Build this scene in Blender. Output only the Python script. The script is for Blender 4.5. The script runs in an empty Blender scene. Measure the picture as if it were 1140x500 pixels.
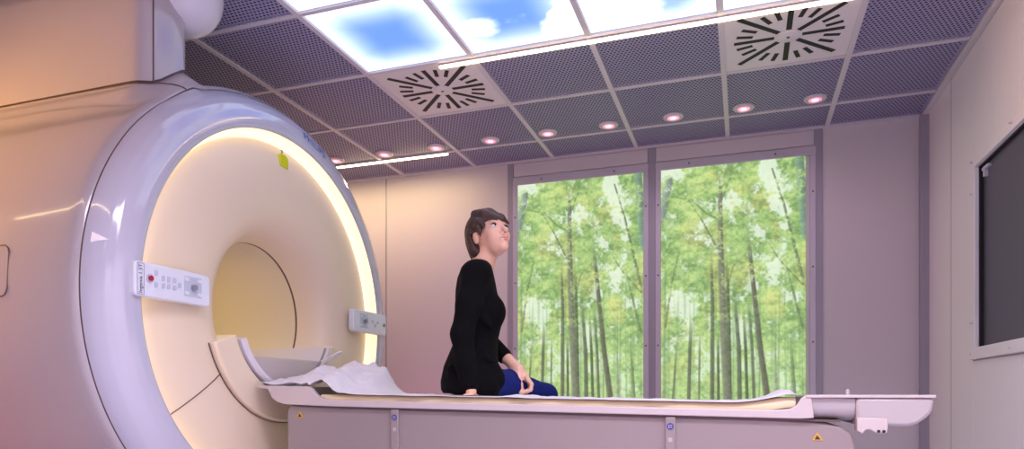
import bpy, math, random
import numpy as np
from mathutils import Vector, Matrix

random.seed(7)
rng = np.random.default_rng(11)
PI = math.pi
C = bpy.context.scene.collection
E = 0.88                       # eye height above the floor
TH = math.radians(18.75)       # camera turned left of the room axis
F = 760.0
CX, HY = 570.0, 440.0
cT, sT = math.cos(TH), math.sin(TH)

# ------------------------------------------------------------------ helpers
def lin(c):
    c = np.asarray(c, dtype=float) / 255.0
    return np.where(c <= 0.04045, c / 12.92, ((c + 0.055) / 1.055) ** 2.4)

def rgb(r, g, b):
    v = lin((r, g, b))
    return (float(v[0]), float(v[1]), float(v[2]), 1.0)

def mat(name, col, rough=0.5, metal=0.0, coat=0.0, noise=0.0, nscale=20.0, bump=0.0, bscale=200.0, spec=0.5, sheen=0.0, aniso=None):
    m = bpy.data.materials.new(name); m.use_nodes = True
    nt = m.node_tree; b = nt.nodes['Principled BSDF']
    b.inputs['Base Color'].default_value = col
    b.inputs['Roughness'].default_value = rough
    b.inputs['Metallic'].default_value = metal
    b.inputs['Coat Weight'].default_value = coat
    b.inputs['Coat Roughness'].default_value = 0.06
    b.inputs['Specular IOR Level'].default_value = spec
    b.inputs['Sheen Weight'].default_value = sheen
    tc = nt.nodes.new('ShaderNodeTexCoord')
    if noise:
        n = nt.nodes.new('ShaderNodeTexNoise'); n.inputs['Scale'].default_value = nscale; n.inputs['Detail'].default_value = 4
        mx = nt.nodes.new('ShaderNodeMix'); mx.data_type = 'RGBA'
        mx.inputs['A'].default_value = tuple(max(0, c * (1 - noise)) for c in col[:3]) + (1,)
        mx.inputs['B'].default_value = tuple(min(1, c * (1 + noise)) for c in col[:3]) + (1,)
        nt.links.new(tc.outputs['Object'], n.inputs['Vector'])
        nt.links.new(n.outputs['Fac'], mx.inputs['Factor'])
        nt.links.new(mx.outputs['Result'], b.inputs['Base Color'])
    if bump:
        n2 = nt.nodes.new('ShaderNodeTexNoise'); n2.inputs['Scale'].default_value = bscale; n2.inputs['Detail'].default_value = 3
        bp = nt.nodes.new('ShaderNodeBump'); bp.inputs['Strength'].default_value = bump; bp.inputs['Distance'].default_value = 0.002
        nt.links.new(tc.outputs['Object'], n2.inputs['Vector'])
        nt.links.new(n2.outputs['Fac'], bp.inputs['Height'])
        nt.links.new(bp.outputs['Normal'], b.inputs['Normal'])
    return m

def emit(name, col, strength, base=None):
    m = bpy.data.materials.new(name); m.use_nodes = True
    b = m.node_tree.nodes['Principled BSDF']
    b.inputs['Base Color'].default_value = base or (0.8, 0.8, 0.8, 1)
    b.inputs['Emission Color'].default_value = col
    b.inputs['Emission Strength'].default_value = strength
    return m

def emit_attr(name, strength):
    m = bpy.data.materials.new(name); m.use_nodes = True
    nt = m.node_tree; b = nt.nodes['Principled BSDF']
    a = nt.nodes.new('ShaderNodeAttribute'); a.attribute_name = 'print'
    b.inputs['Base Color'].default_value = (0.04, 0.04, 0.04, 1)
    b.inputs['Roughness'].default_value = 0.4
    b.inputs['Specular IOR Level'].default_value = 0.2
    nt.links.new(a.outputs['Color'], b.inputs['Emission Color'])
    b.inputs['Emission Strength'].default_value = strength
    return m

class MB:
    def __init__(s): s.v = []; s.f = []
    def add(s, vs, fs):
        o = len(s.v); s.v += [tuple(map(float, p)) for p in vs]; s.f += [tuple(i + o for i in f) for f in fs]; return s
    def box(s, lo, hi):
        x0, y0, z0 = lo; x1, y1, z1 = hi
        return s.add([(x0,y0,z0),(x1,y0,z0),(x1,y1,z0),(x0,y1,z0),(x0,y0,z1),(x1,y0,z1),(x1,y1,z1),(x0,y1,z1)],
                     [(0,3,2,1),(4,5,6,7),(0,1,5,4),(1,2,6,5),(2,3,7,6),(3,0,4,7)])
    def prism(s, poly, a, b, axis):
        """poly of 2-D points extruded along axis ('x': (y,z), 'y': (x,z), 'z': (x,y)) from a to b"""
        def p3(p, t):
            return {'x': (t, p[0], p[1]), 'y': (p[0], t, p[1]), 'z': (p[0], p[1], t)}[axis]
        n = len(poly)
        vs = [p3(p, a) for p in poly] + [p3(p, b) for p in poly]
        fs = [tuple(range(n - 1, -1, -1)), tuple(range(n, 2 * n))] + [(i, (i + 1) % n, n + (i + 1) % n, n + i) for i in range(n)]
        return s.add(vs, fs)
    def revolve(s, prof, cy, cz, n=96, a0=0.0, a1=2 * PI, closed_prof=False, caps=False):
        """profile of (radius, x) turned about an axis along X through (cy, cz); angle 0 is +Y, pi/2 is up"""
        full = abs(a1 - a0) > 2 * PI - 1e-6
        m = len(prof); na = n if full else n + 1
        vs = []
        for i in range(na):
            a = a0 + (a1 - a0) * i / n
            for (r, x) in prof: vs.append((x, cy + r * math.cos(a), cz + r * math.sin(a)))
        fs = []
        for i in range(n):
            j = (i + 1) % na if full else i + 1
            for k in range(m if closed_prof else m - 1):
                k2 = (k + 1) % m
                fs.append((i * m + k, i * m + k2, j * m + k2, j * m + k))
        if caps and not full:
            fs.append(tuple(range(m))); fs.append(tuple((na - 1) * m + k for k in range(m - 1, -1, -1)))
        return s.add(vs, fs)
    def lathe_z(s, prof, cx, cy, n=32):
        m = len(prof); vs = []; fs = []
        for i in range(n):
            a = 2 * PI * i / n
            for (r, z) in prof: vs.append((cx + r * math.cos(a), cy + r * math.sin(a), z))
        for i in range(n):
            j = (i + 1) % n
            for k in range(m - 1): fs.append((i * m + k, j * m + k, j * m + k + 1, i * m + k + 1))
        fs.append(tuple(i * m for i in range(n - 1, -1, -1))); fs.append(tuple(i * m + m - 1 for i in range(n)))
        return s.add(vs, fs)
    def tube(s, pts, r, n=8):
        pts = [Vector(p) for p in pts]; vs = []; fs = []
        rad = r if isinstance(r, (list, tuple)) else [r] * len(pts)
        prev = None
        for i, p in enumerate(pts):
            d = (pts[min(i + 1, len(pts) - 1)] - pts[max(i - 1, 0)]).normalized()
            if prev is None:
                prev = d.orthogonal().normalized()
            u = (prev - d * prev.dot(d)).normalized(); w = d.cross(u); prev = u
            for k in range(n):
                a = 2 * PI * k / n; vs.append(p + (u * math.cos(a) + w * math.sin(a)) * rad[i])
        for i in range(len(pts) - 1):
            for k in range(n):
                k2 = (k + 1) % n
                fs.append((i * n + k, i * n + k2, (i + 1) * n + k2, (i + 1) * n + k))
        fs.append(tuple(range(n - 1, -1, -1))); fs.append(tuple((len(pts) - 1) * n + k for k in range(n)))
        return s.add(vs, fs)
    def build(s, name, m, parent=None, smooth=35, bevel=0.0, seg=2, origin=None):
        me = bpy.data.meshes.new(name)
        vs = s.v
        if origin is not None: vs = [(x - origin[0], y - origin[1], z - origin[2]) for x, y, z in vs]
        me.from_pydata(vs, [], s.f); me.update()
        import bmesh
        bm = bmesh.new(); bm.from_mesh(me); bmesh.ops.recalc_face_normals(bm, faces=bm.faces); bm.to_mesh(me); bm.free()
        me.materials.append(m)
        o = bpy.data.objects.new(name, me); C.objects.link(o)
        if smooth:
            me.polygons.foreach_set('use_smooth', [True] * len(me.polygons))
            me.set_sharp_from_angle(angle=math.radians(smooth))
        if bevel:
            b = o.modifiers.new('bevel', 'BEVEL'); b.width = bevel; b.segments = seg; b.limit_method = 'ANGLE'; b.angle_limit = math.radians(40)
            b.harden_normals = False
        if parent is not None: o.parent = parent
        if origin is not None: o.location = origin
        return o

def tag(o, label, cat, group=None, kind=None):
    o['label'] = label; o['category'] = cat
    if group: o['group'] = group
    if kind: o['kind'] = kind
    return o

def empty(name, loc=(0, 0, 0), rz=0.0):
    o = bpy.data.objects.new(name, None); C.objects.link(o); o.location = loc; o.rotation_euler = (0, 0, rz); o.empty_display_size = 0.1
    return o

def struct(o, label=None, cat=None):
    o['kind'] = 'structure'
    if label: o['label'] = label
    if cat: o['category'] = cat
    return o

def part_world(mb, name, m, root, **k):
    """build in world coordinates, parent to an Empty keeping the place"""
    o = mb.build(name, m, None, **k)
    o.parent = root
    o.matrix_parent_inverse = Matrix.LocRotScale(Vector(root.location), root.rotation_euler, None).inverted()
    return o

def rrect(x0, y0, x1, y1, r, n=5):
    pts = []
    for (cx, cy, a0) in ((x1 - r, y1 - r, 0), (x0 + r, y1 - r, PI / 2), (x0 + r, y0 + r, PI), (x1 - r, y0 + r, 1.5 * PI)):
        for i in range(n + 1):
            a = a0 + PI / 2 * i / n; pts.append((cx + r * math.cos(a), cy + r * math.sin(a)))
    return pts

def text_pieces(txt, size):
    """flat text as (verts, faces), left edge at x = 0, baseline y = 0"""
    cu = bpy.data.curves.new('lettering', 'FONT'); cu.body = txt; cu.size = size; cu.resolution_u = 3
    ob = bpy.data.objects.new('lettering', cu); C.objects.link(ob)
    dg = bpy.context.evaluated_depsgraph_get(); dg.update()
    me = bpy.data.meshes.new_from_object(ob.evaluated_get(dg))
    vs = [tuple(v.co) for v in me.vertices]; fs = [tuple(p.vertices) for p in me.polygons]
    bpy.data.objects.remove(ob); bpy.data.meshes.remove(me)
    x0 = min(v[0] for v in vs); y0 = 0
    vs = [(v[0] - x0, v[1] - y0, 0) for v in vs]
    return vs, fs

# ------------------------------------------------------------------ materials
M = {}
M['wall'] = mat('wall_panel', rgb(214, 205, 210), 0.45, noise=0.015, nscale=3, bump=0.05, bscale=300)
M['wall_r'] = mat('wall_panel_side', rgb(240, 234, 238), 0.42, noise=0.015, nscale=3, bump=0.05, bscale=300)
M['joint'] = mat('joint_strip', rgb(164, 158, 172), 0.4, metal=0.2)
M['alu'] = mat('anodised_frame', rgb(198, 192, 206), 0.35, metal=0.15, noise=0.03, nscale=40)
M['screw'] = mat('screw_steel', rgb(95, 92, 98), 0.3, metal=0.9)
M['floor'] = mat('floor_vinyl', rgb(184, 182, 204), 0.35, noise=0.06, nscale=8)
M['ceil'] = mat('ceiling_slab', rgb(60, 58, 66), 0.9)
M['tbar'] = mat('ceiling_rail_paint', rgb(212, 208, 214), 0.45)
M['perf'] = mat('perforated_metal', rgb(152, 149, 184), 0.45, metal=0.0)
M['fleece'] = mat('black_fleece', rgb(44, 40, 54), 0.95)
M['vent'] = mat('vent_white', rgb(226, 222, 224), 0.4)
M['black'] = mat('black_gap', rgb(14, 14, 16), 0.6)
M['gantry'] = mat('gantry_gloss_white', rgb(176, 168, 172), 0.14, coat=0.7)
M['bezel'] = mat('bezel_gloss_white', rgb(192, 192, 208), 0.12, coat=1.0)
M['mark'] = mat('mark_white', rgb(250, 248, 248), 0.4)
M['disc'] = mat('cream_cover', rgb(236, 218, 192), 0.4, coat=0.1)
M['tunnel'] = mat('bore_liner', rgb(226, 216, 196), 0.45)
M['seam'] = mat('seam_dark', rgb(96, 76, 74), 0.6)
M['panel'] = mat('control_white', rgb(226, 230, 240), 0.3, coat=0.3)
M['panel_key'] = mat('control_key', rgb(196, 202, 216), 0.35)
M['grey'] = mat('grey_plastic', rgb(140, 142, 154), 0.4)
M['red'] = mat('red_button', rgb(178, 40, 70), 0.3, coat=0.4)
M['ink'] = mat('dark_ink', rgb(42, 42, 66), 0.5)
M['brand'] = mat('lettering_blue', rgb(40, 92, 170), 0.35)
M['yellow'] = mat('yellow_tag', rgb(206, 214, 20), 0.45)
M['tag_dark'] = mat('tag_print', rgb(90, 90, 20), 0.5)
M['table'] = mat('table_side', rgb(146, 133, 133), 0.38, noise=0.01, nscale=4)
M['tabletop'] = mat('tabletop_white', rgb(194, 182, 182), 0.3, coat=0.3)
M['tray'] = mat('tray_grey', rgb(176, 168, 170), 0.35)
M['foam'] = mat('mattress_vinyl', rgb(226, 206, 170), 0.5, noise=0.02)
M['sheet'] = mat('paper_sheet', rgb(222, 217, 224), 0.8, bump=0.15, bscale=60)
M['blue'] = mat('badge_blue', rgb(36, 48, 140), 0.35)
M['amber'] = mat('warning_amber', rgb(216, 160, 40), 0.5)
M['skin'] = mat('skin', rgb(232, 184, 158), 0.45, noise=0.04, nscale=30)
M['lip'] = mat('lips', rgb(200, 116, 114), 0.4)
M['hair'] = mat('brown_hair', rgb(64, 40, 34), 0.5, noise=0.4, nscale=40)
M['sweater'] = mat('black_knit', rgb(9, 8, 11), 0.9, bump=0.3, bscale=250, spec=0.12)
M['jeans'] = mat('blue_denim', rgb(14, 31, 100), 0.8, spec=0.2, noise=0.25, nscale=60, bump=0.2, bscale=400)
M['eyew'] = mat('eye_white', rgb(230, 226, 226), 0.2)
M['iris'] = mat('iris_brown', rgb(48, 32, 28), 0.2)
M['brow'] = mat('eyebrow', rgb(70, 46, 40), 0.7)
M['glass_dark'] = mat('tinted_screen', rgb(84, 80, 98), 0.4, noise=0.05, nscale=2, spec=0.4)
M['pipe'] = mat('pipe_white', rgb(214, 212, 222), 0.35)
M['led'] = emit('led_warm_white', rgb(255, 224, 170), 9.0)
M['ring'] = emit('ring_light', rgb(255, 226, 172), .92)
M['pink'] = emit('pink_lamp', rgb(255, 96, 150), 1.1)
M['pinkc'] = emit('pink_lamp_core', rgb(255, 190, 215), 1.6)
M['orange'] = emit('orange_fill_lamp', rgb(255, 140, 40), 4.0)  # this and the next three: glow colours for the added fill lamps
M['redfill'] = emit('red_fill_lamp', rgb(255, 60, 50), 3.0)
M['magenta'] = emit('magenta_fill_lamp', rgb(255, 60, 130), 3.0)
M['white_fill_lamp'] = emit('white_fill_lamp', rgb(240, 232, 255), 3.0)

# ------------------------------------------------------------------ room
XR, XL, YB, YF, H = 1.06, -4.6, 4.76, -1.6, E + 1.71
struct(MB().box((XL - .1, YF - .1, -0.1), (XR + .1, YB + .1, 0)).build('floor', M['floor'], smooth=0))
struct(MB().box((XL - .1, YF - .1, H + .1), (XR + .1, YB + .1, H + .2)).build('ceiling', M['ceil'], smooth=0))
struct(MB().box((XL - .1, YB, 0), (XR + .1, YB + .1, H + .1)).build('wall_back', M['wall'], smooth=0))
struct(MB().box((XL - .1, YF - .1, 0), (XL, YB, H + .1)).build('wall_left', M['wall'], smooth=0))
struct(MB().box((XL, YF - .1, 0), (XR + .1, YF, H + .1)).build('wall_front', M['wall'], smooth=0))
# right wall with the opening of the control room window
wy0, wy1, wz0, wz1 = 2.30, 3.78, E + .225, E + 1.085
struct(MB().box((XR, YF, 0), (XR + .1, wy0, H + .1)).box((XR, wy1, 0), (XR + .1, YB, H + .1))
       .box((XR, wy0, 0), (XR + .1, wy1, wz0)).box((XR, wy0, wz1), (XR + .1, wy1, H + .1)).build('wall_right', M['wall_r'], smooth=0))
# vertical joint strips of the panelled walls
k = 0
for x, hw in ((-3.70, .006), (-2.66, .006), (-1.625, .022), (-.598, .026), (.452, .024)):
    k += 1
    struct(MB().box((x - hw, YB - (.012 if hw > .01 else .002), 0), (x + hw, YB + .01, H)).build('trim_%d' % k, M['joint'], smooth=0, bevel=.003))
k += 1
struct(MB().box((XR - .045, YB - .05, 0), (XR + .01, YB + .01, H)).build('trim_%d' % k, M['joint'], smooth=0, bevel=.004))
for y in (4.23,):
    k += 1
    struct(MB().box((XR - .004, y - .010, 0), (XR + .01, y + .010, H)).build('trim_%d' % k, M['joint'], smooth=0))
# big door/window panel edge on the right wall (slightly proud plate)
k += 1
struct(MB().box((XR - .012, 1.2, 0.02), (XR + .002, wy0 - .06, H - .03)).box((XR - .012, wy1 + .06, 0.02), (XR + .002, 4.20, H - .03))
       .box((XR - .012, wy0 - .06, 0.02), (XR + .002, wy1 + .06, wz0 - .06)).box((XR - .012, wy0 - .06, wz1 + .06), (XR + .002, wy1 + .06, H - .03))
       .build('trim_%d' % k, M['wall_r'], smooth=0, bevel=.003))
# ceiling edge angle
k += 1
struct(MB().box((XL, YB - .02, H - .012), (XR, YB, H + .02)).box((XR - .035, YF, H - .012), (XR, YB - .02, H + .02)).build('trim_%d' % k, M['tbar'], smooth=0))
# plain slab over the part of the ceiling behind the camera
struct(MB().box((XL, YF, H + .004), (XR, 1.98, H + .03)).build('trim_%d' % (k + 1), M['wall'], smooth=0))
k += 1
# ceiling rails
XS = [.50, -.10, -.70, -1.30, -1.90, -2.50, -3.10, -3.70, -4.30]
YS = [4.40, 3.80, 3.20, 2.60, 2.00]
mb = MB()
for x in XS: mb.box((x - .0135, 2.0, H - .004), (x + .0135, YB - .02, H + .02))
for y in YS: mb.box((XL, y - .0115, H - .003), (XR - .03, y + .0115, H + .02))
k += 1
struct(mb.build('trim_%d' % k, M['tbar'], smooth=0))

# window to the control room
win = empty('window_1', (XR, (wy0 + wy1) / 2, wz0)); struct(win, 'dark tinted control room window in the right wall', 'window')
fw = .055
mb = MB()
mb.box((XR - .03, wy0 - fw, wz0 - fw), (XR + .05, wy1 + fw, wz0)).box((XR - .022, wy0 - fw, wz1), (XR + .05, wy1 + fw, wz1 + fw))
mb.box((XR - .022, wy0 - fw, wz0), (XR + .05, wy0, wz1)).box((XR - .022, wy1, wz0), (XR + .05, wy1 + fw, wz1))
part_world(mb, 'window_frame', M['wall_r'], win, bevel=.004, smooth=0)
mb = MB()
g = .018
mb.box((XR - .004, wy0, wz0), (XR + .06, wy0 + g, wz1)).box((XR - .004, wy1 - g, wz0), (XR + .06, wy1, wz1)).box((XR - .004, wy0, wz1 - .008), (XR + .06, wy1, wz1))
part_world(mb, 'gasket', M['black'], win, smooth=0)
part_world(MB().box((XR + .012, wy0 + g, wz0), (XR + .024, wy1 - g, wz1 - .008)), 'pane', M['glass_dark'], win, smooth=0)
part_world(MB().box((XR - .004, 3.66, wz1 - .035), (XR + .014, 3.74, wz1 - .022)).box((XR - .006, 3.70, wz1 - .07), (XR + .014, 3.715, wz1 - .022)), 'latch', M['alu'], win, smooth=0, bevel=.002)
for (y, z) in ((wy1 + fw / 2, wz1 - .12), (wy1 + fw / 2, wz1 + .03), (wy1 + fw / 2, wz0 + .12), (wy1 + fw / 2, wz0 - .03), (3.3, wz0 - .03), (3.3, wz1 + .03)):
    part_world(MB().revolve([(0.0001, XR - .0335), (.0045, XR - .032), (.0045, XR - .02)], y, z, n=10), 'screw', M['alu'], win)

# ------------------------------------------------------------------ ceiling tiles
def perforated_sheet(w, d):
    mb = MB(); p = .02; nx = int(round((w - .02) / p)); ny = int(round((d - .02) / p))
    ox, oy = -nx * p / 2, -ny * p / 2; r = .0060
    vs, fs = [], []
    for j in range(ny):
        sh = p / 2 if j % 2 else 0.0
        n = nx - (1 if sh else 0)
        if sh:
            for xa, xb in ((ox, ox + sh), (ox + sh + n * p, ox + nx * p)):
                b = len(vs); vs += [(xa, oy + j * p, 0), (xb, oy + j * p, 0), (xb, oy + (j + 1) * p, 0), (xa, oy + (j + 1) * p, 0)]; fs.append((b, b + 1, b + 2, b + 3))
        for i in range(n):
            x0, y0 = ox + sh + i * p, oy + j * p; cx, cy = x0 + p / 2, y0 + p / 2
            b = len(vs)
            vs += [(x0, y0, 0), (x0 + p, y0, 0), (x0 + p, y0 + p, 0), (x0, y0 + p, 0)]
            for q in range(8):
                a = -3 * PI / 4 + q * PI / 4; vs.append((cx + r * math.cos(a), cy + r * math.sin(a), 0))
            for q in range(4):
                c0, c1 = b + q, b + (q + 1) % 4
                h0, h1, h2 = b + 4 + 2 * q, b + 4 + 2 * q + 1, b + 4 + (2 * q + 2) % 8
                fs.append((c0, c1, h1, h0)); fs.append((c1, h2, h1))
    mb.add(vs, fs)
    # plain border
    X, Y, x, y = w / 2, d / 2, nx * p / 2, ny * p / 2
    mb.box((-X, -Y, 0), (X, -y, .002)).box((-X, y, 0), (X, Y, .002)).box((-X, -y, 0), (-x, y, .002)).box((x, -y, 0), (X, y, .002))
    return mb

tile_mesh = {}
def tile(x0, x1, y0, y1, label):
    key = (round(x1 - x0, 3), round(y1 - y0, 3))
    c = ((x0 + x1) / 2, (y0 + y1) / 2, H + .004)
    if key not in tile_mesh:
        o = perforated_sheet(key[0] - .006, key[1] - .006).build('ceiling_tile', M['perf'], smooth=0)
        b = MB().box((-key[0] / 2 + .004, -key[1] / 2 + .004, .012), (key[0] / 2 - .004, key[1] / 2 - .004, .018)).build('backing', M['fleece'], o, smooth=0)
        tile_mesh[key] = (o, b)
    else:
        s, sb = tile_mesh[key]
        o = s.copy(); C.objects.link(o); b = sb.copy(); C.objects.link(b); b.parent = o
    o.location = c
    tag(o, label, 'ceiling tile', 'perforated ceiling tiles', 'thing')
    return o

ORD = ['first', 'second', 'third', 'fourth', 'fifth', 'sixth', 'seventh', 'eighth', 'ninth']
xcols = [(XS[0], XR - .035)] + [(XS[i + 1], XS[i]) for i in range(8)]
rows = [(4.40, YB - .02, 'narrow perforated ceiling tile against the back wall'),
        (3.80, 4.40, 'perforated ceiling tile in the pink lamp row'),
        (3.20, 3.80, 'perforated ceiling tile in the air vent row'),
        (2.60, 3.20, 'perforated ceiling tile in the first sky panel row'),
        (2.00, 2.60, 'perforated ceiling tile in the second sky panel row')]
for ri, (y0, y1, txt) in enumerate(rows):
    for ci, (x0, x1) in enumerate(xcols):
        if ri == 2 and ci in (1, 4): continue
        if ri >= 3 and ci in (1, 2, 3, 4): continue
        if ri == 3 and ci >= 7: continue
        if ri == 4 and ci != 5: continue
        tile(x0, x1, y0, y1, txt + ', ' + ORD[ci] + ' column from right wall')

# air vents
def vent(x0, x1, y0, y1, label):
    cx, cy = (x0 + x1) / 2, (y0 + y1) / 2
    root = empty('air_vent', (cx, cy, H)); tag(root, label, 'air vent', 'swirl air vents in the ceiling')
    w = (x1 - x0) / 2 - .012; d = (y1 - y0) / 2 - .012
    MB().box((-w, -d, .0), (w, d, .012)).build('face_plate', M['vent'], root, smooth=0, bevel=.003)
    def slot(a, r0, r1, hw):
        ca, sa = math.cos(a), math.sin(a)
        q = [(r0, -hw), (r1, -hw), (r1, hw), (r0, hw)]
        MB().prism([(x * ca - y * sa, x * sa + y * ca) for x, y in q], -.0015, .004, 'z').build('slot', M['black'], root, smooth=0)
    for i in range(8):
        a = i * PI / 4 + math.radians(0)
        slot(a, .062, .315 if i % 2 else .245, .0125)
        for da in (-.26, .26):
            slot(a + PI / 8 + da * .52, .165, .24, .0105)
    MB().lathe_z([(.045, -.006), (.05, -.003), (.05, .002)], 0, 0, 24).build('hub', M['vent'], root)
    MB().lathe_z([(.007, -.009), (.009, -.005)], 0, 0, 10).build('screw', M['screw'], root)
    return root
vent(-1.90, -1.30, 3.20, 3.80, 'square white air vent with radial slots, left of the two, nearer the scanner')
vent(-.10, .50, 3.20, 3.80, 'square white air vent with radial slots, right of the two, nearer the dark window')

# sky light panels ---------------------------------------------------
def vnoise(w, h, cells_x, cells_y, seed):
    r = np.random.default_rng(seed)
    g = r.random((cells_y + 2, cells_x + 2))
    x = np.linspace(0, cells_x, w, endpoint=False); y = np.linspace(0, cells_y, h, endpoint=False)
    xi = x.astype(int); yi = y.astype(int); fx = x - xi; fy = y - yi
    fx = fx * fx * (3 - 2 * fx); fy = fy * fy * (3 - 2 * fy)
    a = g[yi][:, xi]; b = g[yi][:, xi + 1]; c = g[yi + 1][:, xi]; d = g[yi + 1][:, xi + 1]
    return (a * (1 - fx) + b * fx) * (1 - fy)[:, None] + (c * (1 - fx) + d * fx) * fy[:, None]

def fbm(w, h, cx, cy, seed, octv=5, gain=.55):
    s = 0; amp = 1; tot = 0
    for i in range(octv):
        s = s + amp * vnoise(w, h, int(cx * 2 ** i), int(cy * 2 ** i), seed + i * 17); tot += amp; amp *= gain
    return s / tot

def sstep(a, b, x):
    t = np.clip((x - a) / (b - a), 0, 1); return t * t * (3 - 2 * t)

def grid_print(name, img, size_u, size_v, to3, m, parent):
    """img[h, w, 3] in sRGB 0..255, row 0 at the top; a dense grid of vertices carries the print"""
    h, w, _ = img.shape
    uu, vv = np.meshgrid(np.linspace(0, 1, w), np.linspace(0, 1, h))
    co = to3(uu.ravel() * size_u, (1 - vv.ravel()) * size_v)
    me = bpy.data.meshes.new(name)
    n = w * h; me.vertices.add(n); me.vertices.foreach_set('co', co.astype(np.float32).ravel())
    i = (np.arange(h - 1)[:, None] * w + np.arange(w - 1)[None, :]).ravel()
    q = np.stack([i, i + w, i + w + 1, i + 1], 1).astype(np.int32)
    nf = len(q); me.loops.add(nf * 4); me.loops.foreach_set('vertex_index', q.ravel())
    me.polygons.add(nf); me.polygons.foreach_set('loop_start', np.arange(0, nf * 4, 4, dtype=np.int32)); me.polygons.foreach_set('loop_total', np.full(nf, 4, dtype=np.int32))
    at = me.color_attributes.new('print', 'FLOAT_COLOR', 'POINT')
    col = np.ones((n, 4), dtype=np.float32); col[:, :3] = lin(np.clip(img.reshape(-1, 3), 0, 255))
    at.data.foreach_set('color', col.ravel())
    me.update(calc_edges=True); me.materials.append(m)
    o = bpy.data.objects.new(name, me); C.objects.link(o); o.parent = parent
    return o

M['skyprint'] = emit_attr('sky_print', 1.8)
GW = 96
bigc = fbm(GW * 4, GW * 3, 5, 4, 3, 6, .55)           # one sky spread over the 4 x 3 panels
def sky_img(ci, ri):
    n = GW
    u, v = np.meshgrid(np.linspace(0, 1, n), np.linspace(0, 1, n))
    e = np.minimum(np.minimum(u, 1 - u), np.minimum(v, 1 - v))
    rr = np.sqrt(((u - .5) / .5) ** 2 + ((v - .5) / .5) ** 2); edge = np.maximum(1 - sstep(-.06, .40, e), sstep(.30, 1.28, rr))
    blue = np.array([86, 128, 222]); white = np.array([226, 234, 255])
    nz = bigc[ri * n:(ri + 1) * n, ci * n:(ci + 1) * n]
    cl = np.zeros((n, n))
    if ci == 1:        # clouds to the right, wisp at the upper left
        cl = sstep(.66, .74, u + (nz - .5) * .55 - .10 * v) + .8 * sstep(.58, .72, nz + .25 * (1 - u) - .5 * np.abs(v - .45))
    if ci == 2: cl = sstep(.50, .36, u + (nz - .5) * .6 - .15 * (1 - v)) + .35
    if ci == 3: cl = np.full((n, n), .92)
    cl = np.clip(cl, 0, 1)
    t = np.clip(np.maximum(edge * .96, cl), 0, 1)[..., None]
    return blue * (1 - t) + white * t

def sky_panel(x0, x1, y0, y1, ci, ri, label):
    root = empty('sky_light_panel', (x0 + .016, y0 + .016, H)); tag(root, label, 'light panel', 'backlit sky panels in the ceiling')
    w, d = x1 - x0 - .032, y1 - y0 - .032
    grid_print('diffuser', sky_img(ci, ri), w, d, lambda a, b: np.stack([a, b, np.full_like(a, .006)], 1), M['skyprint'], root)
    MB().box((-.004, -.004, .008), (w + .004, d + .004, .035)).build('housing', M['tbar'], root, smooth=0)
cname = ['leftmost column, plain blue with glowing white edges', 'second column from left, blue with a cloud at its right', 'third column from left, cloud at its left side', 'rightmost column, almost all white']
rname = ['nearest the air vents', 'middle row, cut by the photo top', 'row farthest from the back wall']
for ri in range(3):
    for ci in range(4):
        if ri == 2: continue
        x0 = -1.90 + .6 * ci; y1 = 3.20 - .6 * ri
        sky_panel(x0, x0 + .6, y1 - .6, y1, ci, ri, 'backlit sky ceiling panel ' + rname[ri] + ', ' + cname[ci])

# LED strips ----------------------------------------------------------
def led_strip(x0, x1, y, label, glow=2):
    root = empty('ceiling_strip_light', ((x0 + x1) / 2, y, H)); tag(root, label, 'strip light', 'warm LED strips on the ceiling', 'thing')
    w = (x1 - x0) / 2
    MB().box((-w, -.012, -.010), (w, .012, -.003)).build('channel', M['alu'], root, smooth=0)
    MB().box((-w, -.009, -.020), (w, .009, -.010)).build('diffuser', M['led'], root, smooth=0, bevel=.003)
    ld = bpy.data.lights.new('strip_glow', 'AREA'); ld.shape = 'RECTANGLE'; ld.size = 2 * w; ld.size_y = .016; ld.energy = glow; ld.color = (1.0, .74, .40)
    lo_ = bpy.data.objects.new('strip_glow', ld); C.objects.link(lo_); lo_.parent = root; lo_.location = (0, 0, -.0215)
led_strip(-1.49, .46, 3.225, 'long glowing warm LED strip along the edge of the sky panels')
led_strip(-4.2, -1.97, 4.40, 'glowing warm LED strip above the wall behind the scanner', 14)
led_strip(-4.2, -1.2, .55, 'warm LED strip on the ceiling above the near side of the scanner')

# pink downlights -------------------------------------------------------
px = [.39, 0.0, -.41, -.81, -1.21, -1.61, -2.01, -2.41, -2.81]
for i, x in enumerate(px):
    root = empty('downlight', (x, 4.29, H)); tag(root, 'round pink ceiling downlight near the back wall, %s from the right wall' % ORD[i], 'downlight', 'row of pink downlights')
    MB().lathe_z([(.030, -.004), (.034, -.008), (.058, -.006), (.062, -.002), (.062, .003)], 0, 0, 32).build('trim_ring', M['tbar'], root)
    MB().lathe_z([(.020, -.0085), (.036, -.0088), (.036, -.004)], 0, 0, 28).build('lens', M['pink'], root)
    MB().lathe_z([(.010, -.0100), (.020, -.0098), (.020, -.005)], 0, 0, 20).build('lamp_core', M['pinkc'], root)
    ld = bpy.data.lights.new('downlight_beam', 'SPOT'); ld.energy = 2.4; ld.color = (1.0, .58, .82); ld.spot_size = math.radians(140); ld.spot_blend = .8; ld.shadow_soft_size = .03
    lo = bpy.data.objects.new('downlight_beam', ld); C.objects.link(lo); lo.parent = root; lo.location = (0, 0, -.03)

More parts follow.
